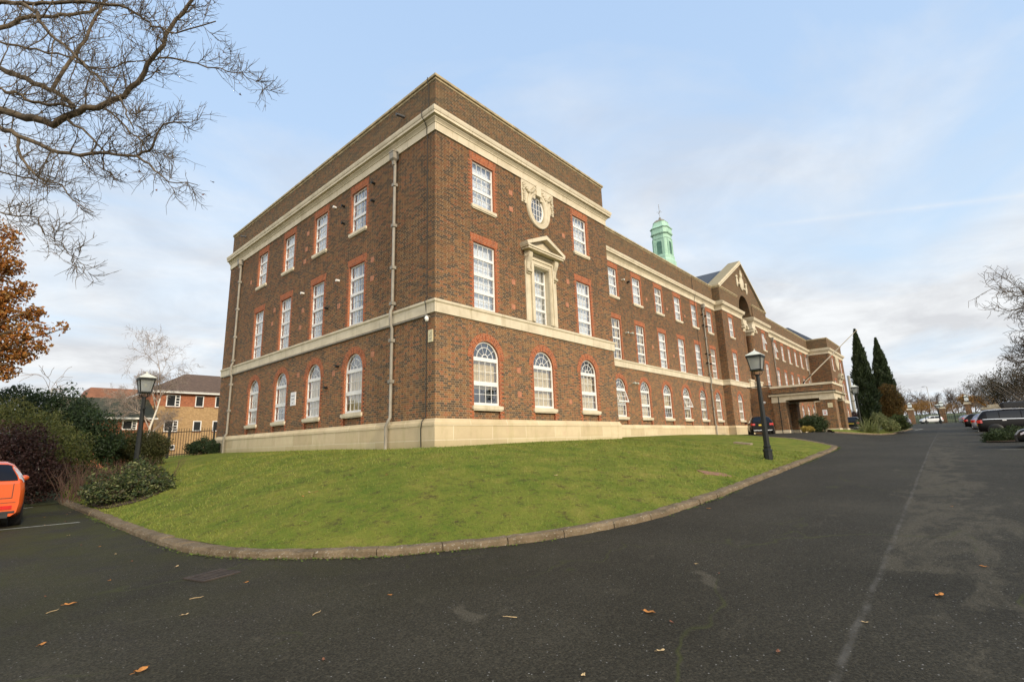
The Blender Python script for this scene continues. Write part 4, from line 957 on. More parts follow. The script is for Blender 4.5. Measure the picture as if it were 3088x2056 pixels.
# lightning conductor strap and horizontal conduit
m_ = MB(); m_.tube([(-.075, .38, 15.3), (-.075, .38, 15.1), (-.0, .38, 14.9), (-.0, .38, 13.85), (-.34, .38, 13.68), (-.34, .38, 13.5), (-.2, .38, 13.35), (-.065, .42, 13.2), (-.065, .42, 12.95), (-.02, .42, 12.8), (-.02, .42, 6.6), (-.11, .42, 6.48), (-.07, .42, 6.3), (-.02, .42, 5.95), (-.02, .46, 2.55), (-.12, .52, 2.4), (-.10, .62, 2.15), (-.095, .60, 1.4)], .017, 5)
m_.build('lightning_strap', M['cable'], B)
m_ = MB(); m_.tube([(-.04, .35, 5.98), (-.04, 19.9, 5.98)], .03, 6); m_.build('conduit', M['lead'], B)
m_ = MB(); m_.tube([(33.05-2.9, YW-.02, 15.1), (30.15, YW-.02, 13.9), (30.15, YW-.33, 13.7), (30.15, YW-.1, 13.2), (30.2, YW-.02, 12.8), (30.3, YW-.02, 2.5)], .017, 5); m_.build('lightning_strap', M['cable'], B)
# overflow spouts, flues, air bricks
def spout(p, d, ln=.3, r_=.035, m_=None):
    q = MB(); q.tube([p, Vector(p)+Vector(d)*ln], r_, 7, cap=True); return q.build('spout', m_ or M['slate'], B)
spout((0, 1.95, 14.45), (-1, .1, -.1), .35, .06); spout((0, 18.2, 14.5), (-1, .1, -.1), .3, .05)
for y, z, mm in ((3.95, 12.35, 'black'), (3.95, 11.55, 'black'), (6.35, 12.2, 'black'), (6.3, 11.35, 'black'), (7.1, 12.4, 'white'), (9.9, 8.95, 'white'), (6.55, 8.75, 'white'), (7.45, 7.7, 'black'), (7.2, 4.15, 'black'), (6.3, 4.95, 'black')): spout((0, y, z), (-1, 0, 0), .16, .055, M[mm])
for x, z in ((17.9, 11.95), (18.6, 11.95), (17.9, 8.35), (18.5, 8.4), (31.45, 11.95), (32.2, 11.95), (31.45, 11.0), (32.2, 11.0), (31.45, 8.5), (32.2, 8.5), (31.45, 7.7), (32.2, 7.7), (18.3, 5.1), (18.7, 5.1)): spout((x, YW, z), (0, -1, 0), .2, .06, M['roofcap'] if int(x*10) % 2 else M['black'])
for x, z, y in ((4.05, 11.95, 0), (4.05, 11.2, 0), (7.75, 11.15, 0), (4.05, 8.0, 0), (4.0, 6.95, 0), (7.75, 7.75, 0), (4.2, 4.4, 0), (4.2, 3.45, 0), (7.6, 3.3, 0), (7.9, 8.9, 0), (21.3, 11.3, YW), (24.6, 11.2, YW), (27.9, 11.2, YW), (21.6, 7.9, YW), (25.0, 7.6, YW)):
    m_ = MB(); m_.box(x-.11, x+.11, y-.012, y+.02, z-.11, z+.11); m_.build('air_brick', M['terracotta'], B)
for y, z in ((3.95, 9.0), (3.95, 8.2), (6.5, 7.6), (9.9, 8.1), (10.1, 7.3), (9.8, 12.0), (9.9, 11.2), (10.0, 10.6), (13.2, 8.8), (16.8, 11.2), (3.75, 5.1), (6.7, 4.7), (10.0, 5.0), (13.4, 8.1)):
    m_ = MB(); m_.box(-.012, .02, y-.11, y+.11, z-.11, z+.11); m_.build('air_brick', M['terracotta'], B)
# entrance: vestibule and porte-cochere
PX0, PX1, PY0, PY1 = 39.78, 44.92, -4.9, 0.0
m_ = MB()
m_.box(40.25, 40.55, PY1-.1, YC-.0, 1.4, 6.0); m_.box(44.15, 44.45, PY1-.1, YC, 1.4, 6.0); m_.box(40.55, 44.15, PY1-.1, YC, 4.9, 6.0); m_.box(40.55, 44.15, 1.2, YC-.02, 1.4, 4.9)
ves = m_.build('vestibule', M['brick'], B, True)
m_ = MB(); m_.box(40.8, 43.9, 1.12, 1.2, 1.7, 4.2); m_.build('entrance_door', M['darkwood'], ves)
m_ = MB(); m_.box(PX0+.02, PX1-.02, PY0+.02, PY1-.02, 5.14, 5.76, skip='-z'); m_.box(PX0+.5, PX1-.5, PY0+.5, PY1-.5, 4.6, 4.9); por = m_.build('portico', M['brick'], B, True)
for x0 in (PX0, PX1-1.22):
    for y0 in (PY0, PY1-1.08):
        m_ = MB(); m_.box(x0, x0+1.22, y0, y0+1.08, 1.5, 4.5); m_.build('pier', M['brick'], por, True)
        m_ = MB(); m_.box(x0-.06, x0+1.28, y0-.06, y0+1.14, 1.2, 1.96); m_.build('pier_base', M['stone'], por)
m_ = MB()
for x0, x1, y0, y1 in ((PX0, PX0+.5, PY0, PY1), (PX1-.5, PX1, PY0, PY1), (PX0+.5, PX1-.5, PY0, PY0+.5), (PX0+.5, PX1-.5, PY1-.5, PY1)): m_.box(x0-.03, x1+.03, y0-.03, y1+.03, 4.62, 4.98)
for x0 in (PX0, PX1-1.22):
    for y0 in (PY0, PY1-1.08): m_.box(x0-.05, x0+1.27, y0-.05, y0+1.13, 4.44, 4.62)
m_.sweep([(0, 4.98), (.08, 5.0), (.20, 5.02), (.22, 5.12), (.2, 5.16), (0, 5.2)], [(PX1, PY1), (PX0, PY1), (PX0, PY0), (PX1, PY0), (PX1, PY1)][::1])
m_.build('entablature', M['stone'], por)
m_ = MB(); m_.box(PX0-.05, PX1+.05, PY0-.05, PY1+.05, 5.76, 5.95); m_.build('portico_coping', M['stone'], por)
m_ = MB(); m_.tube([(PX0-.24, PY1+.1, 5.24), (PX0-.24, PY0-.24, 5.2)], .035, 6); m_.tube([(PX0-.05, -.55, 5.1), (PX0-.05, -.55, 1.5)], .035, 6); m_.build('rainwater_pipe', M['black'], por)

# ---------------------------------------------------------------- things fixed to the building
fp = thing('flagpole', 'long bare cream flagpole leaning outwards over the entrance portico roof', 'flagpole', (42.4, -2.4, 5.95))
m_ = MB(); m_.tube([(0, 0, .45), (0, -4.6, 4.55)], [.055, .028], 8, cap=True); m_.lathe([(.03, 4.5), (.06, 4.57), (.02, 4.64)], 8, 0, -4.62); m_.build('pole', M['pole'], fp)
m_ = MB(); m_.tube([(0, .25, 0), (0, .15, .35), (0, -.6, 1.0)], .06, 6, cap=True); m_.box(-.18, .18, -.1, .4, -.2, .06); m_.build('bracket', M['black'], fp)
cc = thing('security_camera', 'white dome security camera under the stone band at the building corner', 'camera', (-.02, .25, 5.92))
m_ = MB(); blob(m_, -.16, -.02, -.12, .075, .075, .10); m_.build('housing', M['white'], cc); m_ = MB(); blob(m_, -.20, .03, -.15, .045, .05, .045); m_.build('lens', M['black'], cc)
m_ = MB(); m_.tube([(0, 0, -.02), (-.14, 0, 0), (-.16, -.01, -.05)], .02, 6); m_.build('bracket', M['lead'], cc)
def plaque(name, label, o, w_, h, rz, m, lines, cat='sign'):
    t = thing(name, label, cat, o, rz)
    q = MB(); q.box(-w_/2, w_/2, -.03, 0.01, 0, h); q.build('board', m, t)
    q = MB()
    for x0, x1, z0, z1 in lines: q.face([(x0*w_, -.033, z0*h), (x1*w_, -.033, z0*h), (x1*w_, -.033, z1*h), (x0*w_, -.033, z1*h)])
    if lines: q.build('lettering', M['redink'] if cat == 'notice' else M['ink'], t)
    return t
plaque('wall_plaque', 'small cream plaque with a triangle mark near the building corner below the camera', (0, .22, 5.02), .24, .42, -math.pi/2, M['sign_c'], [(-.3, .3, .28, .31), (-.2, .2, .2, .23)])
q = MB(); q.tube([(-.033, .28, 5.22), (-.033, .17, 5.36), (-.033, .15, 5.22), (-.033, .28, 5.22)], .004, 4)
wm = [o for o in bpy.data.objects if o.name == 'wall_plaque'][0]; tri = q.build('mark', M['ink'], wm); tri.location = (0, 0, 0); tri.matrix_parent_inverse = Matrix.Translation(Vector((0, .22, 5.02))).inverted(); tri.matrix_parent_inverse = (Matrix.Translation(Vector((0, .22, 5.02))) @ Matrix.Rotation(-math.pi/2, 4, 'Z')).inverted()
plaque('wall_sign', 'white sign with three lines of lettering between two arched windows', (0, 10.35, 3.62), .50, .62, -math.pi/2, M['sign'], [(-.36, .36, .70, .755), (-.3, .3, .44, .49), (-.12, .12, .17, .215)])
plaque('portico_notice', 'white notice with red lettering on the portico corner pier', (PX0, -4.05, 3.1), .34, .46, -math.pi/2, M['sign'], [(-.3, .3, .7, .78), (-.3, .3, .5, .56), (-.2, .2, .25, .42)], 'notice')
plaque('portico_sign', 'cream sign high on the portico corner pier', (PX0, -4.52, 3.75), .36, .38, -math.pi/2, M['sign_c'], [(-.3, .3, .6, .66), (-.3, .3, .35, .4)])
wl = thing('wall_light', 'white bulkhead light on the wall left of the portico', 'light', (40.25, .8, 4.55)); m_ = MB(); blob(m_, -.12, 0, 0, .12, .16, .12); m_.build('lamp_cover', M['white'], wl); m_ = MB(); m_.box(-.06, 0, -.1, .1, -.08, .08); m_.build('bracket', M['black'], wl)

# ---------------------------------------------------------------- street lamps
def street_lamp(label, loc, h=4.12, detail=True):
    t = thing('street_lamp', label, 'street lamp', loc, 0, 'black lantern posts round the drive')
    m_ = MB(); n = 8
    m_.lathe([(.155, -.3), (.155, .02), (.15, .30), (.165, .31), (.165, .36), (.12, .40), (.12, .44), (.135, .46), (.135, .50), (.105, .53), (.095, 1.2), (.066, h-1.0), (.085, h-.99), (.085, h-.94)], n, smooth=False, ang=math.pi/8)
    m_.build('post', M['black'], t)
    m_ = MB(); m_.tube([(0, -.42, h-1.42), (0, .42, h-1.42)], .018, 6, cap=True)
    for s_ in (-1, 1): m_.lathe([(.01, -.03), (.03, 0), (.01, .03)], 8, 0, s_*.42, axis='y', cz=h-1.42)
    m_.build('ladder_bar', M['black'], t)
    z0, z1, a, b = h-.76, h-.29, .17, .245
    m_ = MB()
    for sx in (-1, 1):
        for sy in (-1, 1): m_.tube([(sx*a, sy*a, z0), (sx*b, sy*b, z1)], .02, 4)
    m_.box(-a-.03, a+.03, -a-.03, a+.03, z0-.045, z0+.01); m_.box(-b-.03, b+.03, -b-.03, b+.03, z1-.01, z1+.075)
    for k in range(4):
        c, s_ = math.cos(k*math.pi/2+math.pi/4), math.sin(k*math.pi/2+math.pi/4)
        m_.tube([(c*.07, s_*.07, h-.98), (c*.16, s_*.16, h-.93), (c*.21, s_*.21, h-.86), (c*.17, s_*.17, h-.80)], .013, 5)
    fr = m_.build('lantern', M['black'], t)
    for k, (sx, sy) in enumerate(((-1, 0), (1, 0), (0, -1), (0, 1))):
        P = (lambda u, r_, z: (sx*r_, u, z)) if sx else (lambda u, r_, z: (u, sy*r_, z))
        m_ = MB(); m_.face([P(-a, a, z0), P(a, a, z0), P(b, b, z1), P(-b, b, z1)]); m_.build('pane', M['lampglass'], fr)
    m_ = MB(); blob(m_, 0, 0, h-.5, .055, .055, .085); m_.build('bulb', M['bulb'], fr)
    m_ = MB(); m_.lathe([(.40, z1+.075), (.40, z1+.09), (.03, h-.015), (.0, h)], 4, smooth=False, ang=math.pi/4); m_.lathe([(.02, h-.02), (.03, h+.02), (.005, h+.05)], 8); m_.build('roof', M['roofcap'], t)
    return t
lamp0 = street_lamp('black lantern post standing on the lawn in front of the pale plinth', (9.95, -7.1, lz(9.95, -7.1)-.02))
p_ = at(443.7, 1124, 19.4); dup(lamp0, (p_.x, p_.y, p_.z-4.12), 0, 'black lantern post among the shrubs at the left of the lawn')
p_ = at(2550+80/3.1357, 900+815/3.1357, 44); dup(lamp0, (p_.x, p_.y, p_.z-4.12), 0, 'black lantern post beside the taller cypress')

# ---------------------------------------------------------------- cars
def car(name, label, loc, rotz, paint, top, belt, half, wheels, L, wr_=.30, wb=.22, wheel_r=.31, side=(.7, 3.2), rear=None, screen=None, group='cars parked round the building', lamps='low', rails=False, box=False, plate=True, clear=False, pillars=()):
    t = thing(name, label, 'car', loc, rotz, group)
    xs_ = sorted(set(list(np.linspace(0, L, 34))+[a for a, b in top]))
    X = lambda tb, x: float(np.interp(x, [a for a, b in tb], [b for a, b in tb]))
    def ring(x):
        w_, zt, zb_ = X(half, x), X(top, x), min(X(belt, x), X(top, x)-.03); z0 = wb if .3 < x < L-.3 else wb+.05
        up = max(0.0, min(1.0, (zt-zb_-.05)/.35)); wr = w_*(.93-up*wr_*.85/.9*.9*.9); hh = zb_-z0
        return [(0, z0), (w_*.86, z0), (w_*.97, z0+.07), (w_, z0+hh*.38), (w_*.995, z0+hh*.75), (w_*.965, zb_), ((w_*.955+wr)/2+.02*up, zb_+(zt-zb_)*.48), (wr, zt-.075*max(up, .25)), (wr*.8, zt-.02), (0, zt)]
    R_ = {}
    def S(x, tt, s_):
        r_ = R_.setdefault(round(x, 4), ring(x)); i = min(int(tt), 8); f = tt-i
        return Vector((x, s_*(r_[i][0]*(1-f)+r_[i+1][0]*f), r_[i][1]*(1-f)+r_[i+1][1]*f))
    rows_ = []
    for x in xs_:
        r_ = ring(x); rows_.append([(x, -y, z) for y, z in r_]+[(x, y, z) for y, z in r_[::-1][1:-1]])
    m_ = MB(); m_.grid(rows_, True); m_.face(rows_[0]); m_.face(rows_[-1][::-1])
    body = m_.build('body', M[paint], t)
    def patch(nm, m, x0, x1, t0, t1, s_, off=.008, par=t, nx=6, nt=3, thru=False):
        q = MB(); rr = []
        ts = [t0+(t1-t0)*k/nt for k in range(nt+1)]
        for i in range(nx+1):
            x = x0+(x1-x0)*i/nx; row = []
            seq = [(tt, s_) for tt in ts]+([(tt, -s_) for tt in ts[::-1][1:]] if thru else [])
            for tt, sg in seq:
                p = S(x, tt, sg); dxp = S(min(x+.02, L), tt, sg)-S(max(x-.02, 0), tt, sg); dtp = S(x, min(tt+.05, 9), sg)-S(x, max(tt-.05, 0), sg)
                nn = dxp.cross(dtp)*(1 if sg > 0 else -1)
                if nn.length < 1e-7: nn = Vector((0, 0, 1))
                nn.normalize()
                if nn.dot(p-Vector((x, 0, .6))) < 0: nn = -nn
                row.append(p+nn*off)
            rr.append(row)
        q.grid(rr); return q.build(nm, M[m], par)
    edges = [side[0]]+list(pillars)+[side[1]]
    for s_ in (-1, 1):
        for a, b in zip(edges[:-1], edges[1:]): patch('side_window', 'carglass', a+.03, b-.03, 5.12, 6.85, s_, nx=4)
    if rear: patch('rear_window', 'carglass', rear[0], rear[1], 7.25, 9, -1, .01, thru=True)
    if screen: patch('windscreen', 'carglass', screen[0], screen[1], 7.2, 9, -1, .01, thru=True)
    for wx in wheels:
        for s_ in (-1, 1):
            w_ = X(half, wx); m_ = MB()
            m_.lathe([(wheel_r*.6, s_*(w_-.21)), (wheel_r*1.13, s_*(w_-.21)), (wheel_r*1.13, s_*(w_+.004)), (wheel_r*.6, s_*(w_+.005))], 22, wx, 0, axis='y', cz=wheel_r+.02); ar = m_.build('wheel_arch', M['plastic'], t)
            m_ = MB(); m_.lathe([(wheel_r*.55, s_*(w_-.2)), (wheel_r*.97, s_*(w_-.19)), (wheel_r, s_*(w_-.1)), (wheel_r*.97, s_*(w_+.012)), (wheel_r*.68, s_*(w_+.016))], 22, wx, 0, axis='y', cz=wheel_r); wh = m_.build('wheel', M['tyre'], t)
            m_ = MB(); m_.lathe([(wheel_r*.66, s_*(w_+.012)), (wheel_r*.6, s_*(w_+.0)), (.06, s_*(w_+.018)), (.01, s_*(w_+.02))], 20, wx, 0, axis='y', cz=wheel_r); m_.build('rim', M['alloy'], wh)
    zb0 = X(belt, 0.05); w0 = X(half, 0.0)
    for s_ in (-1, 1):
        if lamps == 'low': patch('tail_lamp', 'redlamp', .0, .26, 3.9, 4.95, s_, .012); m_ = MB(); a, b = sorted((s_*w0*.72, s_*w0*.985)); m_.box(-.02, .02, a, b, zb0-.17, zb0-.02); m_.build('tail_lamp', M['redlamp'], t)
        else: patch('tail_lamp', 'clearlamp' if clear else 'redlamp', .10, .40, 5.3, 7.1, s_, .012); m_ = MB(); a, b = sorted((s_*w0*.55, s_*w0*.86)); m_.box(-.02, .01, a, b, .42, .50); m_.build('reflector', M['redlamp'], t)
        patch('headlamp', 'clearlamp', L-.42, L-.12, 4.1, 4.95, s_, .012)
        m_ = MB(); mx = side[1]-.15; w_ = X(half, mx); blob(m_, mx, s_*(w_+.10), X(belt, mx)+.08, .09, .11, .075, 8); m_.build('wing_mirror', M[paint], t)
        patch('door_handle', 'chrome' if paint != 'p_orange' else paint, side[0]+.75, side[0]+.95, 4.55, 4.7, s_, .02, nx=2, nt=1)
    m_ = MB(); m_.box(-.03, .0, -w0*.93, w0*.93, .34, .38); m_.build('bumper_strip', M['chrome'] if lamps == 'low' else M['plastic'], t)
    m_ = MB(); m_.box(-.015, .02, -w0*.8, w0*.8, wb+.02, wb+.16); m_.box(L-.02, L+.015, -w0*.7, w0*.7, wb+.05, wb+.3); m_.build('lower_grille', M['plastic'], t)
    if plate: m_ = MB(); m_.box(-.03, .0, -.26, .26, .70, .81); m_.build('number_plate', M['plate_y'], t)
    if rails:
        m_ = MB()
        for s_ in (-1, 1): m_.tube([S(x, 7.6, s_)+Vector((0, 0, .06)) for x in np.linspace(side[0]-.1, side[1]-.9, 8)], .025, 5)
        m_.build('roof_rail', M['chrome'], t)
        for s_ in (-1, 1): patch('window_trim', 'chrome', side[0]-.2, side[1]+.1, 5.0, 5.1, s_, .014, nx=10, nt=1)
    if box:
        m_ = MB(); z = max(b for a, b in top)+.1; rr = []
        for x, k in ((1.3, .2), (1.35, .8), (1.5, 1), (2.7, 1), (3.0, .8), (3.1, .2)): rr.append([(x, y*k*.45, z+.19+zz_*k*.19) for y, zz_ in ((-1, -1), (1, -1), (1, .6), (.8, 1), (-.8, 1), (-1, .6))])
        m_.grid(rr, True, smooth=False); m_.face(rr[0][::-1]); m_.face(rr[-1]); m_.build('roof_box', M['plastic'], t)
    return t
HATCH = dict(top=[(0, .92), (.06, .98), (.22, 1.18), (.46, 1.40), (.62, 1.445), (1.3, 1.47), (1.9, 1.455), (2.3, 1.36), (2.95, .99), (3.35, .88), (3.62, .76), (3.72, .58)], belt=[(0, .90), (.5, .95), (2.9, .89), (3.4, .80), (3.72, .56)], half=[(0, .70), (.12, .79), (.5, .835), (2.9, .835), (3.4, .76), (3.6, .66), (3.72, .52)], wheels=(.62, 3.0), L=3.72, side=(.55, 2.75), rear=(.09, .44), screen=(2.25, 2.9), pillars=(1.5,))
BIGH = dict(top=[(0, .98), (.05, 1.02), (.2, 1.22), (.42, 1.43), (.62, 1.47), (1.4, 1.49), (2.0, 1.46), (2.5, 1.35), (3.2, 1.0), (3.8, .88), (4.2, .74), (4.34, .56)], belt=[(0, .95), (.6, .99), (3.1, .92), (3.9, .80), (4.34, .54)], half=[(0, .80), (.12, .88), (.5, .92), (3.3, .915), (3.9, .83), (4.2, .72), (4.34, .55)], wheels=(.78, 3.42), L=4.34, side=(.65, 3.0), rear=(.07, .40), screen=(2.45, 3.15), pillars=(1.75,))
SUVP = dict(top=[(0, 1.10), (.05, 1.15), (.18, 1.45), (.36, 1.66), (.6, 1.71), (1.6, 1.74), (2.4, 1.72), (2.9, 1.6), (3.6, 1.16), (4.2, 1.08), (4.55, .95), (4.68, .7)], belt=[(0, 1.08), (.6, 1.10), (3.5, 1.05), (4.2, .98), (4.68, .68)], half=[(0, .82), (.12, .90), (.5, .94), (3.6, .94), (4.2, .87), (4.55, .76), (4.68, .6)], wheels=(.85, 3.7), L=4.68, wb=.28, wheel_r=.37, side=(.5, 3.35), rear=(.07, .34), screen=(2.85, 3.5), pillars=(1.15, 2.2))
MPV = dict(top=[(0, 1.0), (.06, 1.05), (.25, 1.35), (.45, 1.55), (.8, 1.6), (2.0, 1.6), (2.5, 1.5), (3.2, 1.12), (3.7, .98), (4.0, .8), (4.1, .6)], belt=[(0, .98), (.6, 1.0), (3.1, .95), (3.7, .85), (4.1, .58)], half=[(0, .74), (.12, .82), (.5, .87), (3.2, .87), (3.7, .78), (4.0, .68), (4.1, .52)], wheels=(.7, 3.3), L=4.1, side=(.6, 3.0), rear=(.1, .42), screen=(2.45, 3.1), pillars=(1.6,))
oc = car('parked_car', 'bright orange hatchback seen from behind at the left edge', (-9.86, 4.42, .01), R(90), 'p_orange', lamps='high', clear=True, plate=False, **BIGH); oc.scale = (1.0, 1.0, 1.06)
q = MB(); q.box(-.008, .02, -.66, .66, .655, .668); q.box(-.008, .02, -.672, -.66, .655, .97); q.box(-.008, .02, .66, .672, .655, .97); q.box(-.008, .02, -.74, .74, .56, .568); q.build('tailgate_seam', M['plastic'], oc)
q = MB(); q.box(-.012, .03, -.5, .5, .2, .34); q.build('diffuser', M['plastic'], oc)
car('parked_car', 'small black hatchback parked by the plinth beyond the lawn lantern post', (31.5, -1.15, 1.60), R(21), 'p_black', lamps='low', **HATCH)
car('parked_car', 'dark saloon half hidden behind the strappy plant bed', (50.6, -4.3, H(50, -4)), R(4), 'p_dark', **HATCH)
car('parked_car', 'big black estate with roof box parked beside the clipped bush', (37.1, -13.45, H(37, -14)-.08), R(-90), 'p_black', rails=True, box=True, **SUVP)
car('parked_car', 'dark car with pale bonnet cut off at the right edge', (19.55, -18.55, H(19, -15)-.02), R(90), 'p_dark', plate=False, **BIGH)
car('parked_car', 'black hatchback beyond the big estate in the right-hand row', (55.5, -12.9, H(55, -13)), R(-88), 'p_black', **BIGH)
car('parked_car', 'silver car peeping out from behind the big estate', (47.0, -13.3, H(47, -13)), R(-90), 'p_silver', **BIGH)
p_ = at(2700+1060/9.42, 1180+912/9.42, 112); car('parked_car', 'white people carrier parked across the far end of the drive', (p_.x-1.2, p_.y-1.7, H(p_.x, p_.y)+.05), R(118), 'p_white', **MPV)
p_ = at(2700+300/9.42, 1180+900/9.42, 84); car('parked_car', 'pale silver car beyond the plant bed on the left of the drive', (p_.x, p_.y, H(p_.x, p_.y)), R(160), 'p_silver', **BIGH)
p_ = at(2700+1870/9.42, 1180+890/9.42, 96); car('parked_car', 'grey blue car parked far off in the right-hand row', (p_.x, p_.y, H(p_.x, p_.y)), R(-70), 'p_silver', **BIGH)
p_ = at(2700+690/9.42, 1180+930/9.42, 74); car('parked_car', 'small white car just showing beyond the bed end', (p_.x+1, p_.y+1.7, H(p_.x, p_.y)), R(100), 'p_white', **HATCH)

# ---------------------------------------------------------------- markings, covers, leaves
def strip(name, pts, w_, m, dz=.004):
    V = []; F = []; P = [Vector(p) for p in pts]; Q = []
    for a, b in zip(P[:-1], P[1:]):
        n = max(1, int((b-a).length/.5)); Q += [a.lerp(b, k/n) for k in range(n)]
    Q.append(P[-1])
    for i, p in enumerate(Q):
        d = (Q[min(i+1, len(Q)-1)]-Q[max(i-1, 0)]).normalized(); nn = Vector((-d.y, d.x))*w_/2
        for q in (p+nn, p-nn): V.append((q.x, q.y, H(q.x, q.y)+dz))
    F = [(2*i, 2*i+1, 2*i+3, 2*i+2) for i in range(len(Q)-1)]
    return structure(np_mesh(name, V, F, m))
strip('bay_line', [(-14, 5.2), (-9.3, 4.35), (-7.95, 3.95)], .07, M['line']); strip('bay_line', [(-14, 10.6), (-8.3, 10.5)], .07, M['line'])
strip('bay_line', [(18.0, -13.62), (18.0, -18)], .06, M['line']); strip('bay_line', [(58, -8.9), (64, -9.3), (72, -7.5)], .12, M['line']);

dr = thing('drain_grate', 'iron drain grate set in the tarmac near the kerb', 'drain', (-7.74, -4.93, H(-7.7, -4.9)), R(14))
m_ = MB()
for a in np.linspace(-.2, .2, 9): m_.box(a-.013, a+.013, -.19, .19, .0, .014)
m_.box(-.23, .23, .19, .22, 0, .016); m_.box(-.23, .23, -.22, -.19, 0, .016); m_.box(-.25, -.23, -.22, .22, 0, .016); m_.box(.23, .25, -.22, .22, 0, .016); m_.build('grate', M['iron_rust'], dr)
m_ = MB(); m_.box(-.23, .23, -.2, .2, -.02, .003); m_.build('gully', M['plastic'], dr)
def cover(label, x, y, w_, d_, rz, m, up=.05):
    t = thing('manhole_cover', label, 'cover', (x, y, lz(x, y)), rz); q = MB(); z = lambda a, b: 0
    dzx = lz(x+.4, y)-lz(x-.4, y); dzy = lz(x, y+.4)-lz(x, y-.4)
    P = [(a, b, dzx/.8*(a*math.cos(rz)-b*math.sin(rz))+dzy/.8*(a*math.sin(rz)+b*math.cos(rz))) for a, b in ((-w_/2, -d_/2), (w_/2, -d_/2), (w_/2, d_/2), (-w_/2, d_/2))]
    q.face([(a, b, c+up) for a, b, c in P])
    for i in range(4): a, b = P[i], P[(i+1) % 4]; q.face([(a[0], a[1], a[2]-.2), (b[0], b[1], b[2]-.2), (b[0], b[1], b[2]+up), (a[0], a[1], a[2]+up)])
    q.build('slab', m, t)
cover('rusty rectangular cover set in the grass near the kerb', 4.2, -7.2, .85, .42, R(-38), M['slab_red'], .012)
cover('raised concrete cover on the lawn nearer the building', 15.8, -4.45, .85, .75, R(8), M['slab'], .07)
rl = random.Random(4); lm = {}
def leaf_mesh(k):
    if k in lm: return lm[k]
    q = MB(); r2 = random.Random(k*7); pts = []; n = 18
    for i in range(n):
        a = 6.283*i/n; lob = 1+(.22*math.cos(5*a) if k % 2 else .12*math.cos(3*a)+.1*r2.uniform(-1, 1)); pts.append((math.cos(a)*.055*lob, math.sin(a)*.030*lob*(1+.15*math.cos(a)), .004+.014*abs(math.sin(a*1.5+k))+.01*math.cos(a)**2))
    for i in range(n): q.face([(0, 0, .006), pts[i], pts[(i+1) % n]])
    q.tube([(-.05, 0, .01), (-.085, .004, .012)], .002, 3)
    o = q.build('fallen_leaf', M['leaf_'+'abc'[k % 3]]); me = o.data; bpy.data.objects.remove(o); lm[k] = me; return me
LV = [(-7.6, -5.7, 0), (-6.86, -7.67, 0), (-8.65, -3.96, 0), (-3.95, -9.87, 1), (-5.78, -10.17, 3), (-7.12, -10.35, 1), (-9.48, -6.22, 0), (-9.05, -7.63, 3), (-4.99, -11.7, 1), (-2.52, -12.49, 0), (-5.88, -10.43, 2), (-5.98, -11.29, 2), (-6.46, -10.6, 4), (-9.14, -4.88, 3), (-8.45, -6.43, 1), (-9.28, -4.18, 2), (-4.42, -6.8, 1), (-6.09, -5.69, 0), (-3.15, -7.49, 1), (-8.1, -8.61, 2)]
for i in range(5): LV.append((rl.uniform(-9.4, 14), rl.uniform(-12.6, -8.2), rl.choice((0, 1, 2, 3, 4, 5))))
for i in range(14): LV.append((rl.uniform(-8.6, -7.75), rl.uniform(-4, 9), rl.choice((0, 1, 2))))
for x, y, k in LV:
    o = bpy.data.objects.new('fallen_leaf', leaf_mesh(k)); COL.objects.link(o); o.location = (x, y, H(x, y)+.004); s_ = rl.uniform(.35, .65) if k != 3 else .95
    o.scale = (s_, s_, s_); o.rotation_euler = (0, 0, rl.uniform(0, 6.28)); tag(o, 'dry fallen leaf lying on the dark tarmac', 'leaf', 'fallen leaves on the tarmac')
for i in range(26):
    x, y = rl.uniform(-6.8, 16), rl.uniform(-7.3, -1.5)
    if x < -3 and y < -5.5 - (x+6)*.5: continue
    o = bpy.data.objects.new('fallen_leaf', leaf_mesh(rl.choice((0, 1, 2)))); COL.objects.link(o); o.location = (x, y, lz(x, y)+.025); s_ = rl.uniform(.5, .9); o.scale = (s_, s_, s_); o.rotation_euler = (rl.uniform(-.3, .3), rl.uniform(-.3, .3), rl.uniform(0, 6.28)); tag(o, 'dry fallen leaf lying on the green lawn', 'leaf', 'fallen leaves on the lawn')
for x, y, a in ((-7.62, -7.55, .4), (-8.2, -5.9, -.3), (-9.3, -5.05, .5), (-8.6, -9.0, .9), (-6.6, -9.2, 2)):
    m_ = MB(); m_.tube([(-.09, 0, .01), (-.02, .012, .014), (.05, -.004, .012), (.10, .02, .016)], [.006, .006, .005, .003], 5); o = m_.build('twig', M['leaf_b']); o.location = (x, y, H(x, y)+.004); o.rotation_euler.z = a; o.scale = (.7, .7, .7); tag(o, 'thin dry twig lying on the dark tarmac', 'twig', 'twigs on the tarmac')

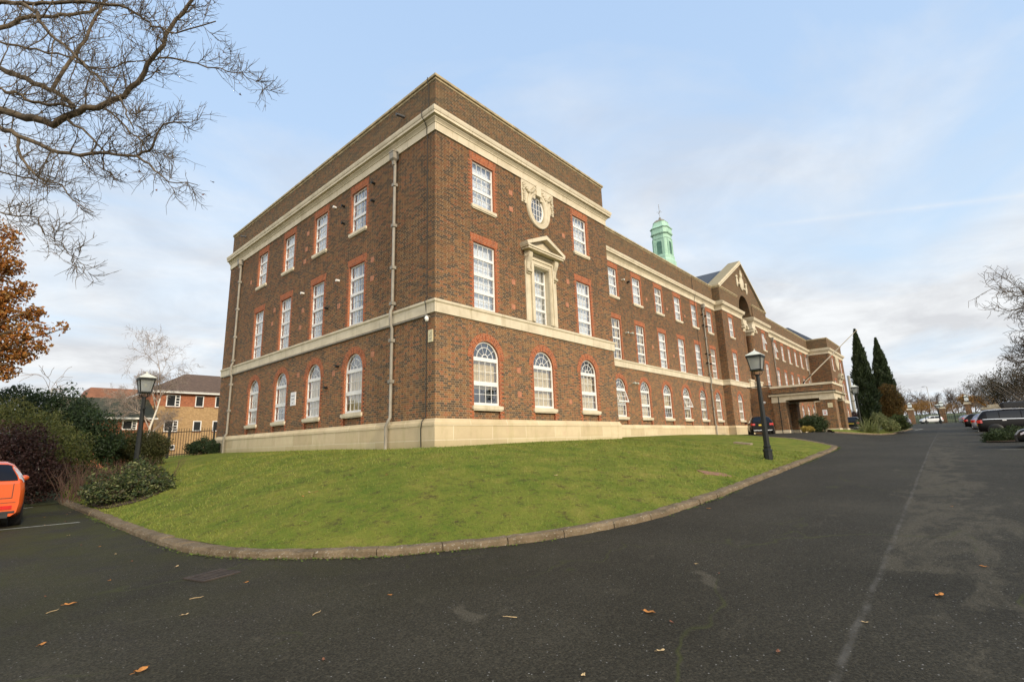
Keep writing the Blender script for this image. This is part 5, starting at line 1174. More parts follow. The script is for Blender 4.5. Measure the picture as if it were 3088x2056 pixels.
# ---------------------------------------------------------------- plants
def foliage(name, blobs, n, size, m, parent, seed, asp=.5, shell=.5, gap=0.0, gf=2.0, up=0.0, ground=None):
    g = np.random.default_rng(seed); Bl = np.array(blobs, float); wt = (Bl[:, 3]*Bl[:, 4]*Bl[:, 5])**.67; wt /= wt.sum()
    bi = g.choice(len(Bl), n, p=wt); d = g.normal(size=(n, 3)); d /= np.linalg.norm(d, axis=1)[:, None]
    lump = 1+.16*np.sin(d[:, 0]*5+bi)+.12*np.sin(d[:, 1]*7+bi*2)+.10*np.sin(d[:, 2]*6+bi*3)
    r = (shell+(1-shell)*g.random(n)**.6)*lump
    P = Bl[bi, :3]+d*r[:, None]*Bl[bi, 3:6]
    k = np.ones(n, bool)
    if gap > 0:
        f = np.sin(P[:, 0]*gf+seed)+np.sin(P[:, 1]*gf*1.2+2)+np.sin(P[:, 2]*gf*1.1+1)+.8*np.sin((P[:, 0]+P[:, 2])*gf*2.1)+g.normal(0, .5, n); k = f > -2.2+gap*2.2
    if ground is not None: k &= P[:, 2] > ground
    P = P[k]; n = len(P); a = g.normal(size=(n, 3)); a[:, 2] += up*3; a /= np.linalg.norm(a, axis=1)[:, None]
    b = np.cross(a, g.normal(size=(n, 3))); b /= np.linalg.norm(b, axis=1)[:, None]
    s_ = size*g.uniform(.6, 1.3, n)[:, None]; V = np.empty((n*4, 3)); c = np.cross(a, b)*s_*.25
    V[0::4] = P-a*s_; V[1::4] = P+b*s_*asp+c; V[2::4] = P+a*s_; V[3::4] = P-b*s_*asp+c
    return np_mesh(name, V, np.arange(n*4).reshape(-1, 4), m, parent)
def stems(parent, base, blobs, n, r0, m, seed, name='stems'):
    rr = random.Random(seed); q = MB(); b0 = Vector(base)
    for i in range(n):
        bl = rr.choice(blobs); e = Vector((bl[0]+rr.uniform(-.7, .7)*bl[3], bl[1]+rr.uniform(-.7, .7)*bl[4], bl[2]+rr.uniform(-.2, .8)*bl[5]))
        s_ = b0+Vector((rr.uniform(-.2, .2), rr.uniform(-.2, .2), -.1)); mid = s_.lerp(e, .5)+Vector((rr.uniform(-.15, .15), rr.uniform(-.15, .15), rr.uniform(0, .2)))
        q.tube([s_, mid, e], [r0, r0*.7, r0*.3], 5)
    return q.build(name, M[m], parent)
def local(bl, base): return [(x-base[0], y-base[1], z-base[2], a, b, c) for x, y, z, a, b, c in bl]
def shrub(name, label, base, blobs, n, size, m, seed, cat='shrub', group='shrubs round the lawn', st=9, sm='bark', **kw):
    t = thing(name, label, cat, base, 0, group); lb = local(blobs, base)
    foliage('foliage', lb, n, size, M[m], t, seed, ground=-.05, **kw)
    if st: stems(t, (0, 0, 0), lb, st, .02, sm, seed)
    return t
Kp = lambda x, y, k: at(x/2.24, 1000+y/2.24, k)
Hp = lambda x, y, k: at(2550+x/3.1357, 900+y/3.1357, k)
def px_blobs(f, L):                                       # (x, y, depth, radius in metres, squash)
    return [(*f(x, y, k), r_, r_, r_*sq) for x, y, k, r_, sq in L]
shrub('purple_shrub', 'dark purple shrub growing behind the orange car', (-8.7, 12.0, .15), px_blobs(Kp, [(60, 850, 16.6, 1.0, 1.0), (230, 900, 17, .95, 1.1), (150, 1040, 16.6, 1.0, .7), (-120, 900, 16.5, 1.2, 1.0), (330, 980, 17.4, .75, 1.0), (130, 740, 17.2, .85, .8), (-250, 900, 16.5, 1.3, 1.0)]), 21000, .05, 'l_purple', 21, shell=.3)
shrub('feathery_shrub', 'loose yellow green feathery shrub above the purple one', (-8.2, 15.0, .3), px_blobs(Kp, [(60, 600, 19.5, 1.15, .8), (280, 680, 19.5, 1.0, .9), (430, 760, 19.3, .95, .9), (460, 860, 19, .8, .8), (150, 720, 20, 1.2, 1), (-150, 620, 19.5, 1.4, .9)]), 24000, .06, 'l_feather', 22, asp=.22, shell=.25, up=.25)
shrub('laurel_shrub', 'tall dark glossy laurel rising behind the feathery shrub', (-6.9, 18.5, .5), px_blobs(Kp, [(240, 520, 23, 1.2, .8), (420, 560, 23, 1.3, .9), (560, 640, 22.5, 1.25, 1), (640, 720, 22, 1.0, 1), (560, 820, 22, 1.3, 1), (400, 700, 23, 1.5, 1), (60, 500, 23.5, 1.4, .8)]), 26000, .075, 'l_laurel', 23, shell=.35, asp=.4)
shrub('hedge', 'clipped brownish green hedge between the lantern post and railings', (-4.6, 18.9, .9), px_blobs(Kp, [(760, 770, 24, .75, .9), (850, 770, 24, .75, .9), (940, 765, 24, .75, .9), (1020, 765, 24, .7, .95), (1075, 775, 24, .5, 1.1), (800, 840, 24, .8, .7), (1000, 840, 24, .8, .6)]), 21000, .045, 'l_hedge', 24, cat='hedge', shell=.4)
shrub('corner_shrub', 'small round evergreen shrub against the far corner of the building', (-1.0, 19.8, 1.45), px_blobs(Kp, [(1310, 785, 28, .42, .9), (1370, 775, 28, .5, .95), (1435, 780, 28, .42, 1)]), 7000, .045, 'l_laurel', 25)
vb = [(-6.95, 6.3, .55, .65, .7, .42), (-6.6, 5.7, .6, .7, .75, .45), (-6.35, 6.6, .72, .75, .8, .5), (-6.1, 7.3, .85, .75, .8, .5), (-6.1, 5.5, .6, .5, .6, .4), (-6.85, 7.6, .62, .65, .8, .5), (-5.9, 6.3, .7, .5, .6, .42), (-6.0, 8.2, .95, .5, .6, .5)]
shrub('variegated_shrub', 'low spreading shrub with pale edged leaves at the lawn end', (-6.3, 5.8, .3), vb, 15000, .05, 'l_varieg', 26, asp=.55, shell=.3, gap=.3, gf=4.5)
rs = thing('dogwood_shrub', 'thicket of bare reddish stems behind the pale edged shrub', 'shrub', (-6.6, 8.9, .35), 0, 'shrubs round the lawn'); rr = random.Random(6); q = MB()
for i in range(190):
    b0 = Vector((rr.uniform(-1.3, 1.5), rr.uniform(-.9, 1.3), -.1)); h = rr.uniform(.5, 1.3); d = Vector((rr.uniform(-.5, .5), rr.uniform(-.5, .5), 1))
    p1 = b0+d*h*.55; q.tube([b0, p1, b0+d*h+Vector((rr.uniform(-.12, .12), rr.uniform(-.12, .12), 0))], [.009, .007, .003], 4)
    for k in range(3): s_ = b0+d*h*rr.uniform(.4, .9); q.tube([s_, s_+Vector((rr.uniform(-.25, .25), rr.uniform(-.25, .25), rr.uniform(.12, .35)))], [.005, .002], 3)
q.build('stems', M['redstem'], rs)
V = []; n = 16
ctr = (-6.5, 6.6); ring_ = [(ctr[0]+.9*math.cos(6.283*k/n)*(1+.1*math.sin(k*2.1)), ctr[1]+2.0*math.sin(6.283*k/n)*(1+.08*math.sin(k*1.3))) for k in range(n)]
for f in (0, .33, .66, 1): V += [(ctr[0]+(x-ctr[0])*f, ctr[1]+(y-ctr[1])*f, lz(ctr[0]+(x-ctr[0])*f, ctr[1]+(y-ctr[1])*f)+.03*(1-f*.6)+.012) for x, y in ring_]
structure(np_mesh('soil_bed', V, [(a*n+b, a*n+(b+1) % n, (a+1)*n+(b+1) % n, (a+1)*n+b) for a in range(3) for b in range(n)], M['soil'], smooth=True))

def bough(q, pts, r0, r1, n):
    m_ = len(pts)-1; q.tube(pts, [r0+(r1-r0)*(i/m_)**.8 for i in range(m_+1)], n)
def wander(s_, d, ln, rr, seg, wob, droop=0.0):
    pts = [Vector(s_)]; d = Vector(d).normalized()
    for i in range(seg):
        d = (d+Vector((rr.gauss(0, wob), rr.gauss(0, wob), rr.gauss(0, wob)+droop))).normalized(); pts.append(pts[-1]+d*ln/seg)
    return pts
def spread(d, rr, lo, hi):
    d = Vector(d).normalized(); o = d.orthogonal().normalized(); o.rotate(Matrix.Rotation(rr.uniform(0, 6.283), 3, d)); a = rr.uniform(lo, hi)
    return d*math.cos(a)+o*math.sin(a)
# -- the big bare tree whose limbs fill the upper left
bt = thing('bare_tree', 'large leafless tree reaching in over the car park from the left', 'tree', (-14.2, 2.2, 0), 0)
Cz = lambda x, y, k: at(x/1.8447, y/1.8447, k)
LIMBS = [([(0, 610), (130, 650), (300, 685), (400, 640), (530, 590), (680, 545), (770, 460), (820, 360), (900, 240), (980, 110), (1080, -10), (1160, -130)], 9.4, 9.0, .125, .03),
 ([(0, 700), (100, 755), (280, 840), (450, 860), (600, 850), (760, 870), (850, 820), (900, 690), (1050, 680)], 9.2, 8.4, .085, .014),
 ([(760, 870), (860, 940), (935, 1010), (1100, 1030)], 8.45, 8.1, .03, .007),
 ([(0, 380), (110, 420), (240, 480), (330, 520), (410, 590)], 9.8, 9.6, .09, .05),
 ([(290, 492), (390, 350), (480, 220), (560, 60), (590, -60)], 9.7, 10.4, .05, .03),
 ([(0, 500), (80, 520), (180, 565), (300, 580), (420, 600)], 8.8, 9.2, .05, .03),
 ([(0, 155), (120, 110), (260, 90), (380, 95), (500, 60), (580, 10), (640, -80)], 10.4, 10.8, .075, .03),
 ([(0, 20), (130, 20), (300, 15), (560, 15), (700, 40), (780, 90), (850, 150), (960, 180), (1200, 120)], 9.0, 8.6, .07, .012),
 ([(130, 20), (200, 80), (270, 180), (400, 290), (480, 370), (560, 440), (600, 500), (680, 560), (710, 640), (745, 720)], 8.9, 8.2, .045, .012),
 ([(100, 760), (110, 850), (150, 940), (260, 1010), (350, 1030), (400, 1120), (520, 1180)], 9.1, 8.6, .04, .008),
 ([(0, 1190), (100, 1195), (220, 1215), (240, 1290), (340, 1360), (430, 1440), (470, 1490)], 8.2, 7.8, .028, .005),
 ([(880, 320), (1060, 340), (1180, 380), (1300, 400), (1400, 440), (1470, 510)], 8.9, 8.6, .022, .005),
 ([(380, 670), (500, 750), (570, 850), (580, 940), (650, 1010)], 9.2, 8.8, .035, .008),
 ([(0, 950), (120, 980), (240, 1020), (350, 1030)], 9.6, 9.2, .03, .012),
 ([(0, 230), (150, 270), (330, 300), (500, 380), (560, 380), (780, 345), (880, 330)], 10.2, 9.4, .045, .012),
 ([(560, 590), (700, 700), (790, 800), (860, 880), (950, 960)], 9.3, 9.0, .028, .006)]
rr = random.Random(77); q0 = MB(); q1 = MB(); tr = Vector((-14.2, 2.2, 0)); tops = Vector((-14.2, 2.2, 5.5)); BT = tr
def tw3(s_, d, ln, r_):
    pts = wander(s_, d, ln, rr, 3, .22, rr.choice((.25, .3, -.15))); q1.tube([p-BT for p in pts], [r_, r_*.8, r_*.6, r_*.35], 3); return pts
nt = 0
for pxs, k0, k1, r0, r1 in LIMBS:
    n = len(pxs); pts = []
    for i, (x, y) in enumerate(pxs): pts.append(Cz(x, y, k0+(k1-k0)*i/(n-1)))
    if pxs[0][0] == 0:
        p0 = pts[0]; a = tops+Vector((0, 0, rr.uniform(-1.2, 1.6))); pts = [a, a.lerp(p0, .35)+Vector((0, 0, -.15)), a.lerp(p0, .7)+Vector((0, 0, rr.uniform(-.1, .15)))]+pts
    fine = []
    for i in range(len(pts)-1):
        for t in (0, .33, .66): fine.append(pts[i].lerp(pts[i+1], t)+Vector((rr.gauss(0, .018), rr.gauss(0, .018), rr.gauss(0, .018))))
    fine.append(pts[-1]); m_ = len(fine)-1
    rad = [(r0+(r1-r0)*(i/m_)**.7)*.8 for i in range(m_+1)]
    q0.tube([p-BT for p in fine], rad, 8 if r0 > .06 else 6)
    i = 4
    while i < m_:
        if rad[i] < .012 and i % 2: i += 1; continue
        d = (fine[min(i+1, m_)]-fine[i-1]).normalized()
        for c in range(2 if rad[i] < .035 and i % 2 == 0 else 1):
            dd = spread(d, rr, .5, 1.15); ln = rr.uniform(.45, 1.15)*(1.0 if i < m_*.7 else .6)*(.38+.62*min(1, rad[i]/.04))
            pp = wander(fine[i], dd, ln, rr, 6, .13, rr.choice((-.10, .12, .2))); rb = min(rad[i]*.5, .014)*rr.uniform(.6, 1)
            q1.tube([p-BT for p in pp], [rb*(1-.72*j/6) for j in range(7)], 4)
            for j in range(1, 7):
                for c2 in range(rr.choice((1, 1, 2))):
                    d2 = spread(pp[j]-pp[j-1], rr, .45, 1.1); p3 = tw3(pp[j], d2, rr.uniform(.16, .48), .0055)
                    if rr.random() < .8:
                        for c3 in range(rr.choice((1, 2, 2))): tw3(p3[rr.choice((1, 2))], spread(p3[2]-p3[1], rr, .4, 1.1), rr.uniform(.07, .2), .004)
        i += 1
trunk_pts = [tr+Vector((0, 0, -.3)), tr+Vector((.05, 0, 1.5)), tr+Vector((0, .05, 3.2)), tops, tops+Vector((-.1, .2, 2.5)), tops+Vector((.2, .3, 5))]
q2 = MB(); q2.tube([p-BT for p in trunk_pts], [.48, .38, .34, .30, .2, .1], 12); q2.build('trunk', M['bark'], bt); q0.build('limbs', M['bark'], bt); q1.build('twigs', M['bark'], bt)
lb = []
g = random.Random(9)
for i in range(60): pxs = rr.choice(LIMBS[:12])[0]; x, y = rr.choice(pxs); p = Cz(max(0, x)+g.uniform(-80, 80), y+g.uniform(-40, 120), 8.9)-BT; lb.append((p.x, p.y, p.z, .02, .02, .02))
foliage('last_leaves', lb, 70, .028, M['leaf_c'], bt, 3)

def bare_tree(label, base, h, rad, seed, m, tm, levels=4, r0=.2, up=.35, droop=0.0, kids=4, minr=.01, group=None, spr=(.45, .95), first=.3, name='bare_tree'):
    t = thing(name, label, 'tree', base, 0, group); rr = random.Random(seed); q0 = MB(); q1 = MB()
    def rec(s_, d, ln, r_, lv):
        pts = wander(s_, d, ln, rr, 5 if lv < 2 else 3, .10+.05*lv, up*.12 if lv < levels-1 else droop); m_ = len(pts)-1
        rr_ = [max(minr, r_*(1-.55*i/m_)) for i in range(m_+1)]; (q0 if lv == 0 else q1).tube(pts, rr_, 8 if lv == 0 else (5 if lv == 1 else 3))
        if lv >= levels: return
        n = kids+(2 if lv == 0 else 0)
        for k in range(n):
            f = first+(1-first)*(k+rr.random()*.6)/n; i = min(m_-1, int(f*m_)); p = pts[i].lerp(pts[i+1], f*m_-i)
            dd = spread(pts[i+1]-pts[i], rr, *spr); dd.z += up*.6 if lv < 2 else 0
            rec(p, dd, ln*rr.uniform(.48, .72)*(rad if lv == 0 else 1), max(minr, r_*.52), lv+1)
        if lv < levels: rec(pts[-1], pts[-1]-pts[-2], ln*.55, max(minr, rr_[-1]*.9), lv+1)
    rec(Vector((0, 0, -.2)), Vector((0, 0, 1)), h*.62, r0, 0)
    q0.build('trunk', M[m], t); q1.build('crown', M[tm], t); return t
p_ = Kp(975, 700, 43); bare_tree('white barked birch with fine bare twigs in front of the brick flats', (p_.x, p_.y, .3), 10.6, .58, 31, 'birch', 'twig_birch', 5, .13, .5, -.12, 4, .0075, first=.42, name='birch_tree')
p_ = Kp(470, 600, 33); bare_tree('thin pale sapling with a few bare twigs left of the birch', (p_.x, p_.y, .5), 7.2, .6, 33, 'twig_birch', 'twig_birch', 3, .06, .5, 0, 3, .012, name='sapling')
# autumn tree on the left edge
at_ = thing('autumn_tree', 'tree with rust orange autumn leaves at the left edge', 'tree', (-12.6, 15.4, .2), 0)
ab = [(-11.6, 15.6, 9.6, 1.9, 1.8, 1.3), (-10.6, 15.2, 8.3, 1.25, 1.4, 1.1), (-9.9, 14.9, 7.8, .8, .8, .7), (-11.4, 15.6, 7.2, 1.6, 1.7, 1.3), (-10.5, 15.3, 6.2, 1.15, 1.2, .9), (-9.5, 14.7, 6.1, .85, .8, .7), (-8.7, 14.3, 6.5, .6, .6, .45), (-8.05, 13.9, 6.75, .35, .35, .25), (-9.0, 14.7, 5.6, .55, .6, .35), (-10.4, 15.6, 5.1, .9, .9, .5), (-10.6, 15.4, 5.4, 1.3, 1.2, .7), (-9.6, 15, 5.0, .7, .7, .4), (-9.3, 14.8, 8.3, .5, .5, .4), (-8.9, 14.5, 7.3, .5, .5, .35), (-10.3, 15.2, 10.3, .9, .9, .8), (-9.9, 15.0, 7.0, 1.0, 1.0, .8), (-10.9, 15.4, 9.3, 1.3, 1.3, 1.1), (-12.6, 15.6, 8.4, 2, 2, 2), (-12.4, 15.5, 6, 1.6, 1.6, 1.2), (-8.5, 14.2, 6.0, .4, .4, .3), (-9.7, 14.9, 9.2, .5, .5, .4)]
lab = local(ab, (-12.6, 15.4, .2)); foliage('crown', lab, 40000, .068, M['l_autumn'], at_, 41, asp=.6, shell=.2, gap=.36, gf=3.2)
q = MB(); bough(q, [(0, 0, -.3), (.1, 0, 2), (0, .1, 4), (.3, 0, 6.5), (.5, .1, 9)], .26, .08, 9); q.build('trunk', M['bark'], at_); stems(at_, (.1, 0, 4.2), lab, 26, .06, 'bark', 5, 'boughs')
# conifers and bed by the drive
def cypress(label, base, h, rad, seed, n=15000):
    t = thing('cypress_tree', label, 'tree', base, 0, 'cypresses by the drive'); g = np.random.default_rng(seed)
    u = g.random(n)**.8; a = g.random(n)*6.283; prof = np.interp(u, [0, .05, .14, .3, .5, .75, .92, 1], [.45, .62, .86, 1.0, .84, .48, .17, .0])
    lob = 1+.13*np.sin(a*5+u*11)+.10*np.sin(a*9-u*26)+.11*np.sin(u*40+a*3)+g.normal(0, .05, n)
    r = rad*prof*lob*(.45+.55*g.random(n)**.4); P = np.c_[np.cos(a)*r, np.sin(a)*r, .5+u*(h-.5)]
    d = np.c_[np.cos(a)*.35, np.sin(a)*.35, np.ones(n)]+g.normal(0, .28, (n, 3)); d /= np.linalg.norm(d, axis=1)[:, None]
    b = np.cross(d, g.normal(size=(n, 3))); b /= np.linalg.norm(b, axis=1)[:, None]; s_ = (.17*g.uniform(.6, 1.3, n))[:, None]
    V = np.empty((n*4, 3)); V[0::4] = P-d*s_; V[1::4] = P+b*s_*.3; V[2::4] = P+d*s_; V[3::4] = P-b*s_*.3
    np_mesh('crown', V, np.arange(n*4).reshape(-1, 4), M['l_cypress'], t)
    q = MB(); q.tube([(0, 0, -.3), (0, 0, h*.5), (0, 0, h*.9)], [.2, .12, .03], 8); q.build('trunk', M['bark'], t); return t
p_ = Hp(235, 1150, 49); zt = Hp(65, 262, 49).z; cypress('taller pointed cypress at the front of the plant bed', (p_.x, p_.y, 1.5), zt-1.5, .98, 51)
p_ = Hp(420, 1130, 52); zt = Hp(258, 350, 52).z; cypress('shorter pointed cypress behind the bronze bush', (p_.x, p_.y, 1.5), zt-1.5, 1.05, 52)
gb = 'plants in the island bed by the drive'
shrub('bronze_bush', 'bushy tree with bronze and yellow leaves beside the cypresses', tuple(Hp(400, 1180, 50.5)), px_blobs(Hp, [(390, 870, 50.5, .75, 1), (420, 960, 50.5, 1.0, 1), (440, 1050, 50.5, .95, .9), (360, 1000, 50.5, .8, 1.2), (470, 980, 50.5, .7, 1), (400, 1120, 50.5, .9, .8)]), 9000, .09, 'l_bronze', 53, group=gb)
shrub('bed_shrub', 'dark leafy shrub at the right tip of the plant bed', tuple(Hp(510, 1235, 46)), px_blobs(Hp, [(490, 1150, 46, .7, .8), (520, 1190, 46, .65, .8), (545, 1215, 46, .4, .6)]), 6000, .07, 'l_greenshrub', 54, group=gb)
shrub('bed_shrub', 'yellow green shrub behind the strappy plant', tuple(Hp(420, 1250, 43.5)), px_blobs(Hp, [(400, 1190, 43.5, .6, .9), (440, 1210, 43.5, .5, .9), (345, 1160, 44, .6, .9), (300, 1120, 45, .5, .8)]), 6000, .07, 'l_flax', 55, group=gb, asp=.4)
pf = thing('flax_plant', 'big strappy green and cream plant in front of the cypresses', 'plant', tuple(Hp(225, 1270, 41.5)), 0, gb); rr = random.Random(2); q = MB()
for c, nn, sc in (((0, 0), 150, 1.0), ((-.9, .35), 70, .75), ((.9, -.4), 90, .8)):
    for i in range(nn):
        a = rr.uniform(0, 6.283); ln = rr.uniform(.9, 1.65)*sc; el = rr.uniform(.5, 1.5); s_ = Vector((c[0]+rr.uniform(-.15, .15), c[1]+rr.uniform(-.15, .15), -.05)); d = Vector((math.cos(a)*math.cos(el), math.sin(a)*math.cos(el), math.sin(el)))
        pts = wander(s_, d, ln, rr, 4, .04, -.13); w_ = .035*sc; sd = d.cross(Vector((0, 0, 1))).normalized()
        q.grid([[p-sd*w_*(1-.24*j*.9), p+sd*w_*(1-.24*j*.9)] for j, p in enumerate(pts)], smooth=False)
q.build('blades', M['l_flax'], pf)
BK = [Hp(-120, 1255, 38), Hp(0, 1268, 38.5), Hp(170, 1284, 40), Hp(340, 1291, 41.2), Hp(440, 1280, 43.5), Hp(490, 1264, 46.5), Hp(560, 1240, 52), Hp(620, 1220, 58)]
BK = [Vector((p.x, p.y)) for p in BK]
V = []; F = []
bk2 = [Vector((39.5, -4.0)), Vector((41, -4.0)), Vector((43.5, -4.2)), Vector((46, -4.4)), Vector((49, -4.6)), Vector((52, -4.8)), Vector((56, -5)), Vector((62, -5.4))]
for a, b in zip(BK, bk2):
    for k in range(6): p = a.lerp(b, k/5); V.append((p.x, p.y, H(p.x, p.y)+.09+.10*math.sin(k/5*3)))
structure(np_mesh('plant_bed', V, [(i*6+j, (i+1)*6+j, (i+1)*6+j+1, i*6+j+1) for i in range(7) for j in range(5)], M['lawn'], smooth=True))
q = MB(); rows_ = []
for i, p in enumerate(BK):
    d = (BK[min(i+1, 7)]-BK[max(i-1, 0)]).normalized(); nn = Vector((-d.y, d.x)); z = H(p.x, p.y)
    rows_.append([(p.x+nn.x*e, p.y+nn.y*e, z+hh) for e, hh in ((-.12, -.1), (-.12, .10), (.02, .115), (.04, -.1))])
q.grid(rows_, smooth=False); structure(q.build('bed_kerb', M['kerb']))
shrub('box_bush', 'rounded dark green bush beside the portico steps', (37.0, -3.3, 1.6), px_blobs(lambda x, y, k: at(2250+x/5.8875, 1150+y/5.8875, k), [(1120, 720, 39.5, .72, .8), (1240, 740, 39.5, .75, .85), (1310, 780, 39.5, .6, .9), (1180, 810, 39.5, .7, .6), (1090, 770, 39.5, .5, .8)]), 9000, .06, 'l_box', 56, group='bushes by the portico')
shrub('yellow_bush', 'small yellow leaved bush at the foot of the rounded green one', (35.6, -2.9, 1.6), px_blobs(lambda x, y, k: at(2250+x/5.8875, 1150+y/5.8875, k), [(1040, 840, 38.5, .3, .75), (1120, 845, 38.5, .3, .7)]), 2200, .05, 'l_yellow', 57, group='bushes by the portico', st=4)
shrub('clipped_bush', 'low clipped bush between the parked cars on the right', (25.6, -14.3, .9), [(25.2, -13.9, 1.15, .62, .55, .42), (25.6, -14.5, 1.2, .7, .65, .42), (26.0, -15.2, 1.2, .7, .7, .42), (25.0, -13.6, 1.0, .4, .35, .3)], 11000, .04, 'l_box', 58, group='bushes by the right-hand cars')
q = MB(); q.grid([[(24.3, y, H(24.3, y)+.05), (25.5, y, H(25.5, y)+.09), (27, y, H(27, y)+.05)] for y in (-13.4, -15, -17)]); structure(q.build('bush_bed', M['soil']))
# right-hand trees
bare_tree('leafless tree with spreading branches at the right edge', (50.5, -21.2, 1.3), 12.5, .95, 61, 'bark', 'bark', 5, .34, .30, 0, 5, .014, spr=(.5, 1.1), first=.22)
gr = 'trees along the right of the drive'
def leaf_tree(label, base, blobs, n, size, m, seed, tr_=.16, **kw):
    t = thing('broad_tree', label, 'tree', base, 0, gr); lb_ = local(blobs, base); foliage('crown', lb_, n, size, M[m], t, seed, **kw)
    q = MB(); q.tube([(0, 0, -.3), (.1, 0, 2), (.1, .1, 4)], [tr_, tr_*.8, tr_*.5], 8); q.build('trunk', M['bark'], t); stems(t, (0, 0, 1.2), lb_, 22, .05, 'bark', seed, 'boughs'); return t
leaf_tree('dark half bare evergreen tree crowding the right edge', (62.5, -19.0, 1.6), px_blobs(Hp, [(1560, 760, 62, 2.4, .8), (1640, 800, 62, 2.6, 1), (1480, 850, 62, 1.7, .8), (1600, 920, 62, 2.4, .9), (1700, 900, 62, 3, 1), (1450, 930, 62, 1.3, .8)]), 9000, .14, 'l_darkwood', 62, shell=.15, gap=.25, gf=1.6, asp=.3)
leaf_tree('sparse brown twiggy tree left of the dark evergreen', (88, -17.5, 2.1), px_blobs(Hp, [(1230, 800, 90, 2.0, .9), (1330, 850, 88, 2.2, .9), (1200, 850, 90, 1.7, .8), (1290, 920, 90, 2.0, .8), (1400, 800, 86, 1.9, .8)]), 5200, .17, 'l_darkwood', 63, shell=.1, gap=.35, gf=1.2, asp=.16)
leaf_tree('orange leaved tree behind the right-hand gate pier', (118, -17.5, 2.6), px_blobs(Hp, [(1130, 950, 118, 1.6, .9), (1180, 990, 118, 2.0, .8), (1250, 960, 118, 2.0, .8), (1330, 980, 118, 2.2, .7)]), 5200, .17, 'l_orange', 64, shell=.2, gap=.2, gf=1.2)
# far end: bank, railings, gate piers, lamp, trees
V = []; vy = [-60, -30, -18, -10, -2, 6, 14, 30, 60]; vx = [(146, 0), (150, .15), (156, 1.7), (164, 2.4), (190, 2.8)]
for x, dz in vx:
    for y in vy: V.append((x, y, H(x, y)-.05+dz))
structure(np_mesh('bank', V, [(i*9+j, (i+1)*9+j, (i+1)*9+j+1, i*9+j+1) for i in range(4) for j in range(8)], M['bank'], smooth=True))
def railings(name, label, a, b, za, zb, h, step, post=3.0, bar=.012, pr=.04, group=None):
    A, Bv = Vector((*a, za)), Vector((*b, zb)); ln = (Bv-A).length; t = thing(name, label, 'fence', A, 0, group); d = (Bv-A)/ln
    q = MB(); n = int(ln/step)
    for i in range(n+1): p = d*(ln*i/n); q.tube([p, p+Vector((0, 0, h-.02))], bar, 4); q.lathe([(bar*1.4, p.z+h-.03), (.002, p.z+h+.05)], 4, p.x, p.y)
    q.build('railing_bars', M['black'], t)
    for f in (.12, .9): q = MB(); q.tube([Vector((0, 0, h*f)), d*ln+Vector((0, 0, h*f))], pr*.55, 4); q.build('rail', M['black'], t)
    n = max(1, int(ln/post))
    for i in range(n+1): p = d*(ln*i/n); q = MB(); q.box(p.x-pr, p.x+pr, p.y-pr, p.y+pr, p.z-.2, p.z+h+.12); q.build('post', M['black'], t)
    return t
railings('railings', 'black iron railings running into the building at the left of the lawn', (-4.4, 21.35), (-.05, 20.6), 1.25, 1.42, 1.62, .125, 1.9)
railings('boundary_railings', 'tall dark railings across the far end of the drive', (141, -42), (138, 30), 2.95, 2.9, 2.3, .35, 6, .02, .07)
gp = None
for i, (x, y, lab) in enumerate(((500, 900, 'brick gate pier with white lantern, leftmost at the far end'), (1400, 880, 'brick gate pier with white lantern behind the white people carrier'), (2160, 880, 'brick gate pier with white lantern beside the orange tree'))):
    p_ = at(2700+x/9.42, 1180+y/9.42, 114); z = H(p_.x, p_.y)
    if gp is None:
        gp = thing('gate_pier', lab, 'gate pier', (p_.x, p_.y, z), 0, 'lantern piers at the far gate')
        q = MB(); q.box(-.55, .55, -.55, .55, -.2, 3.25); q.build('pier', M['brick'], gp, True); q = MB(); q.box(-.7, .7, -.7, .7, 3.25, 3.42); q.box(-.6, .6, -.6, .6, 3.42, 3.62); q.build('cap', M['stone'], gp)
        q = MB(); q.box(-.34, .34, -.34, .34, 3.62, 3.86); q.box(-.45, .45, -.45, .45, 4.55, 4.68); lf = q.build('lantern', M['black'], gp); q = MB(); q.box(-.36, .36, -.36, .36, 3.86, 4.55); q.build('pane', M['opal'], lf); q = MB(); q.lathe([(.62, 4.68), (.05, 5.0)], 4, smooth=False, ang=math.pi/4); q.build('roof', M['roofcap'], lf)
    else: dup(gp, (p_.x, p_.y, z), 0, lab, (1, 1, 1.0 if i == 1 else 1.25))
p_ = at(2700+1290/9.42, 1180+865/9.42, 100); dup(lamp0, (p_.x, p_.y, H(p_.x, p_.y)), 0, 'distant black lantern post by the back of the white people carrier', (1.15, 1.5, .95))
p_ = at(2700+890/9.42, 1180+900/9.42, 108); dup(lamp0, (p_.x, p_.y, H(p_.x, p_.y)), 0, 'distant black lantern post by the front of the white people carrier', (.9, .9, .68))
def road_lamp(label, p, h):
    t = thing('road_lamp', label, 'street lamp', p, 0, 'plain road lamps'); q = MB(); q.tube([(0, 0, 0), (0, 0, h), (.1, .35, h+.15), (.2, .9, h+.12)], [.09, .06, .045, .04], 6); q.build('post', M['lead'], t); q = MB(); q.box(.1, .32, .6, 1.15, h+.05, h+.16); q.build('lamp_head', M['black'], t)
p_ = at(2700+1060/9.42, 1180+700/9.42, 140); road_lamp('tall plain road lamp above the far trees', (p_.x, p_.y, 3.4), at(2700+985/9.42, 1180-160/9.42, 140).z-3.5)
p_ = Kp(345, 440, 40); road_lamp('dark road lamp showing above the laurel', (p_.x, p_.y, 0), at(390/2.24, 1000+378/2.24, 40).z-.1)
kz = thing('gate_lodge', 'low flat roofed kiosk with cream fascia behind the right-hand cars', 'building', (86, -17.5, H(86, -17)))
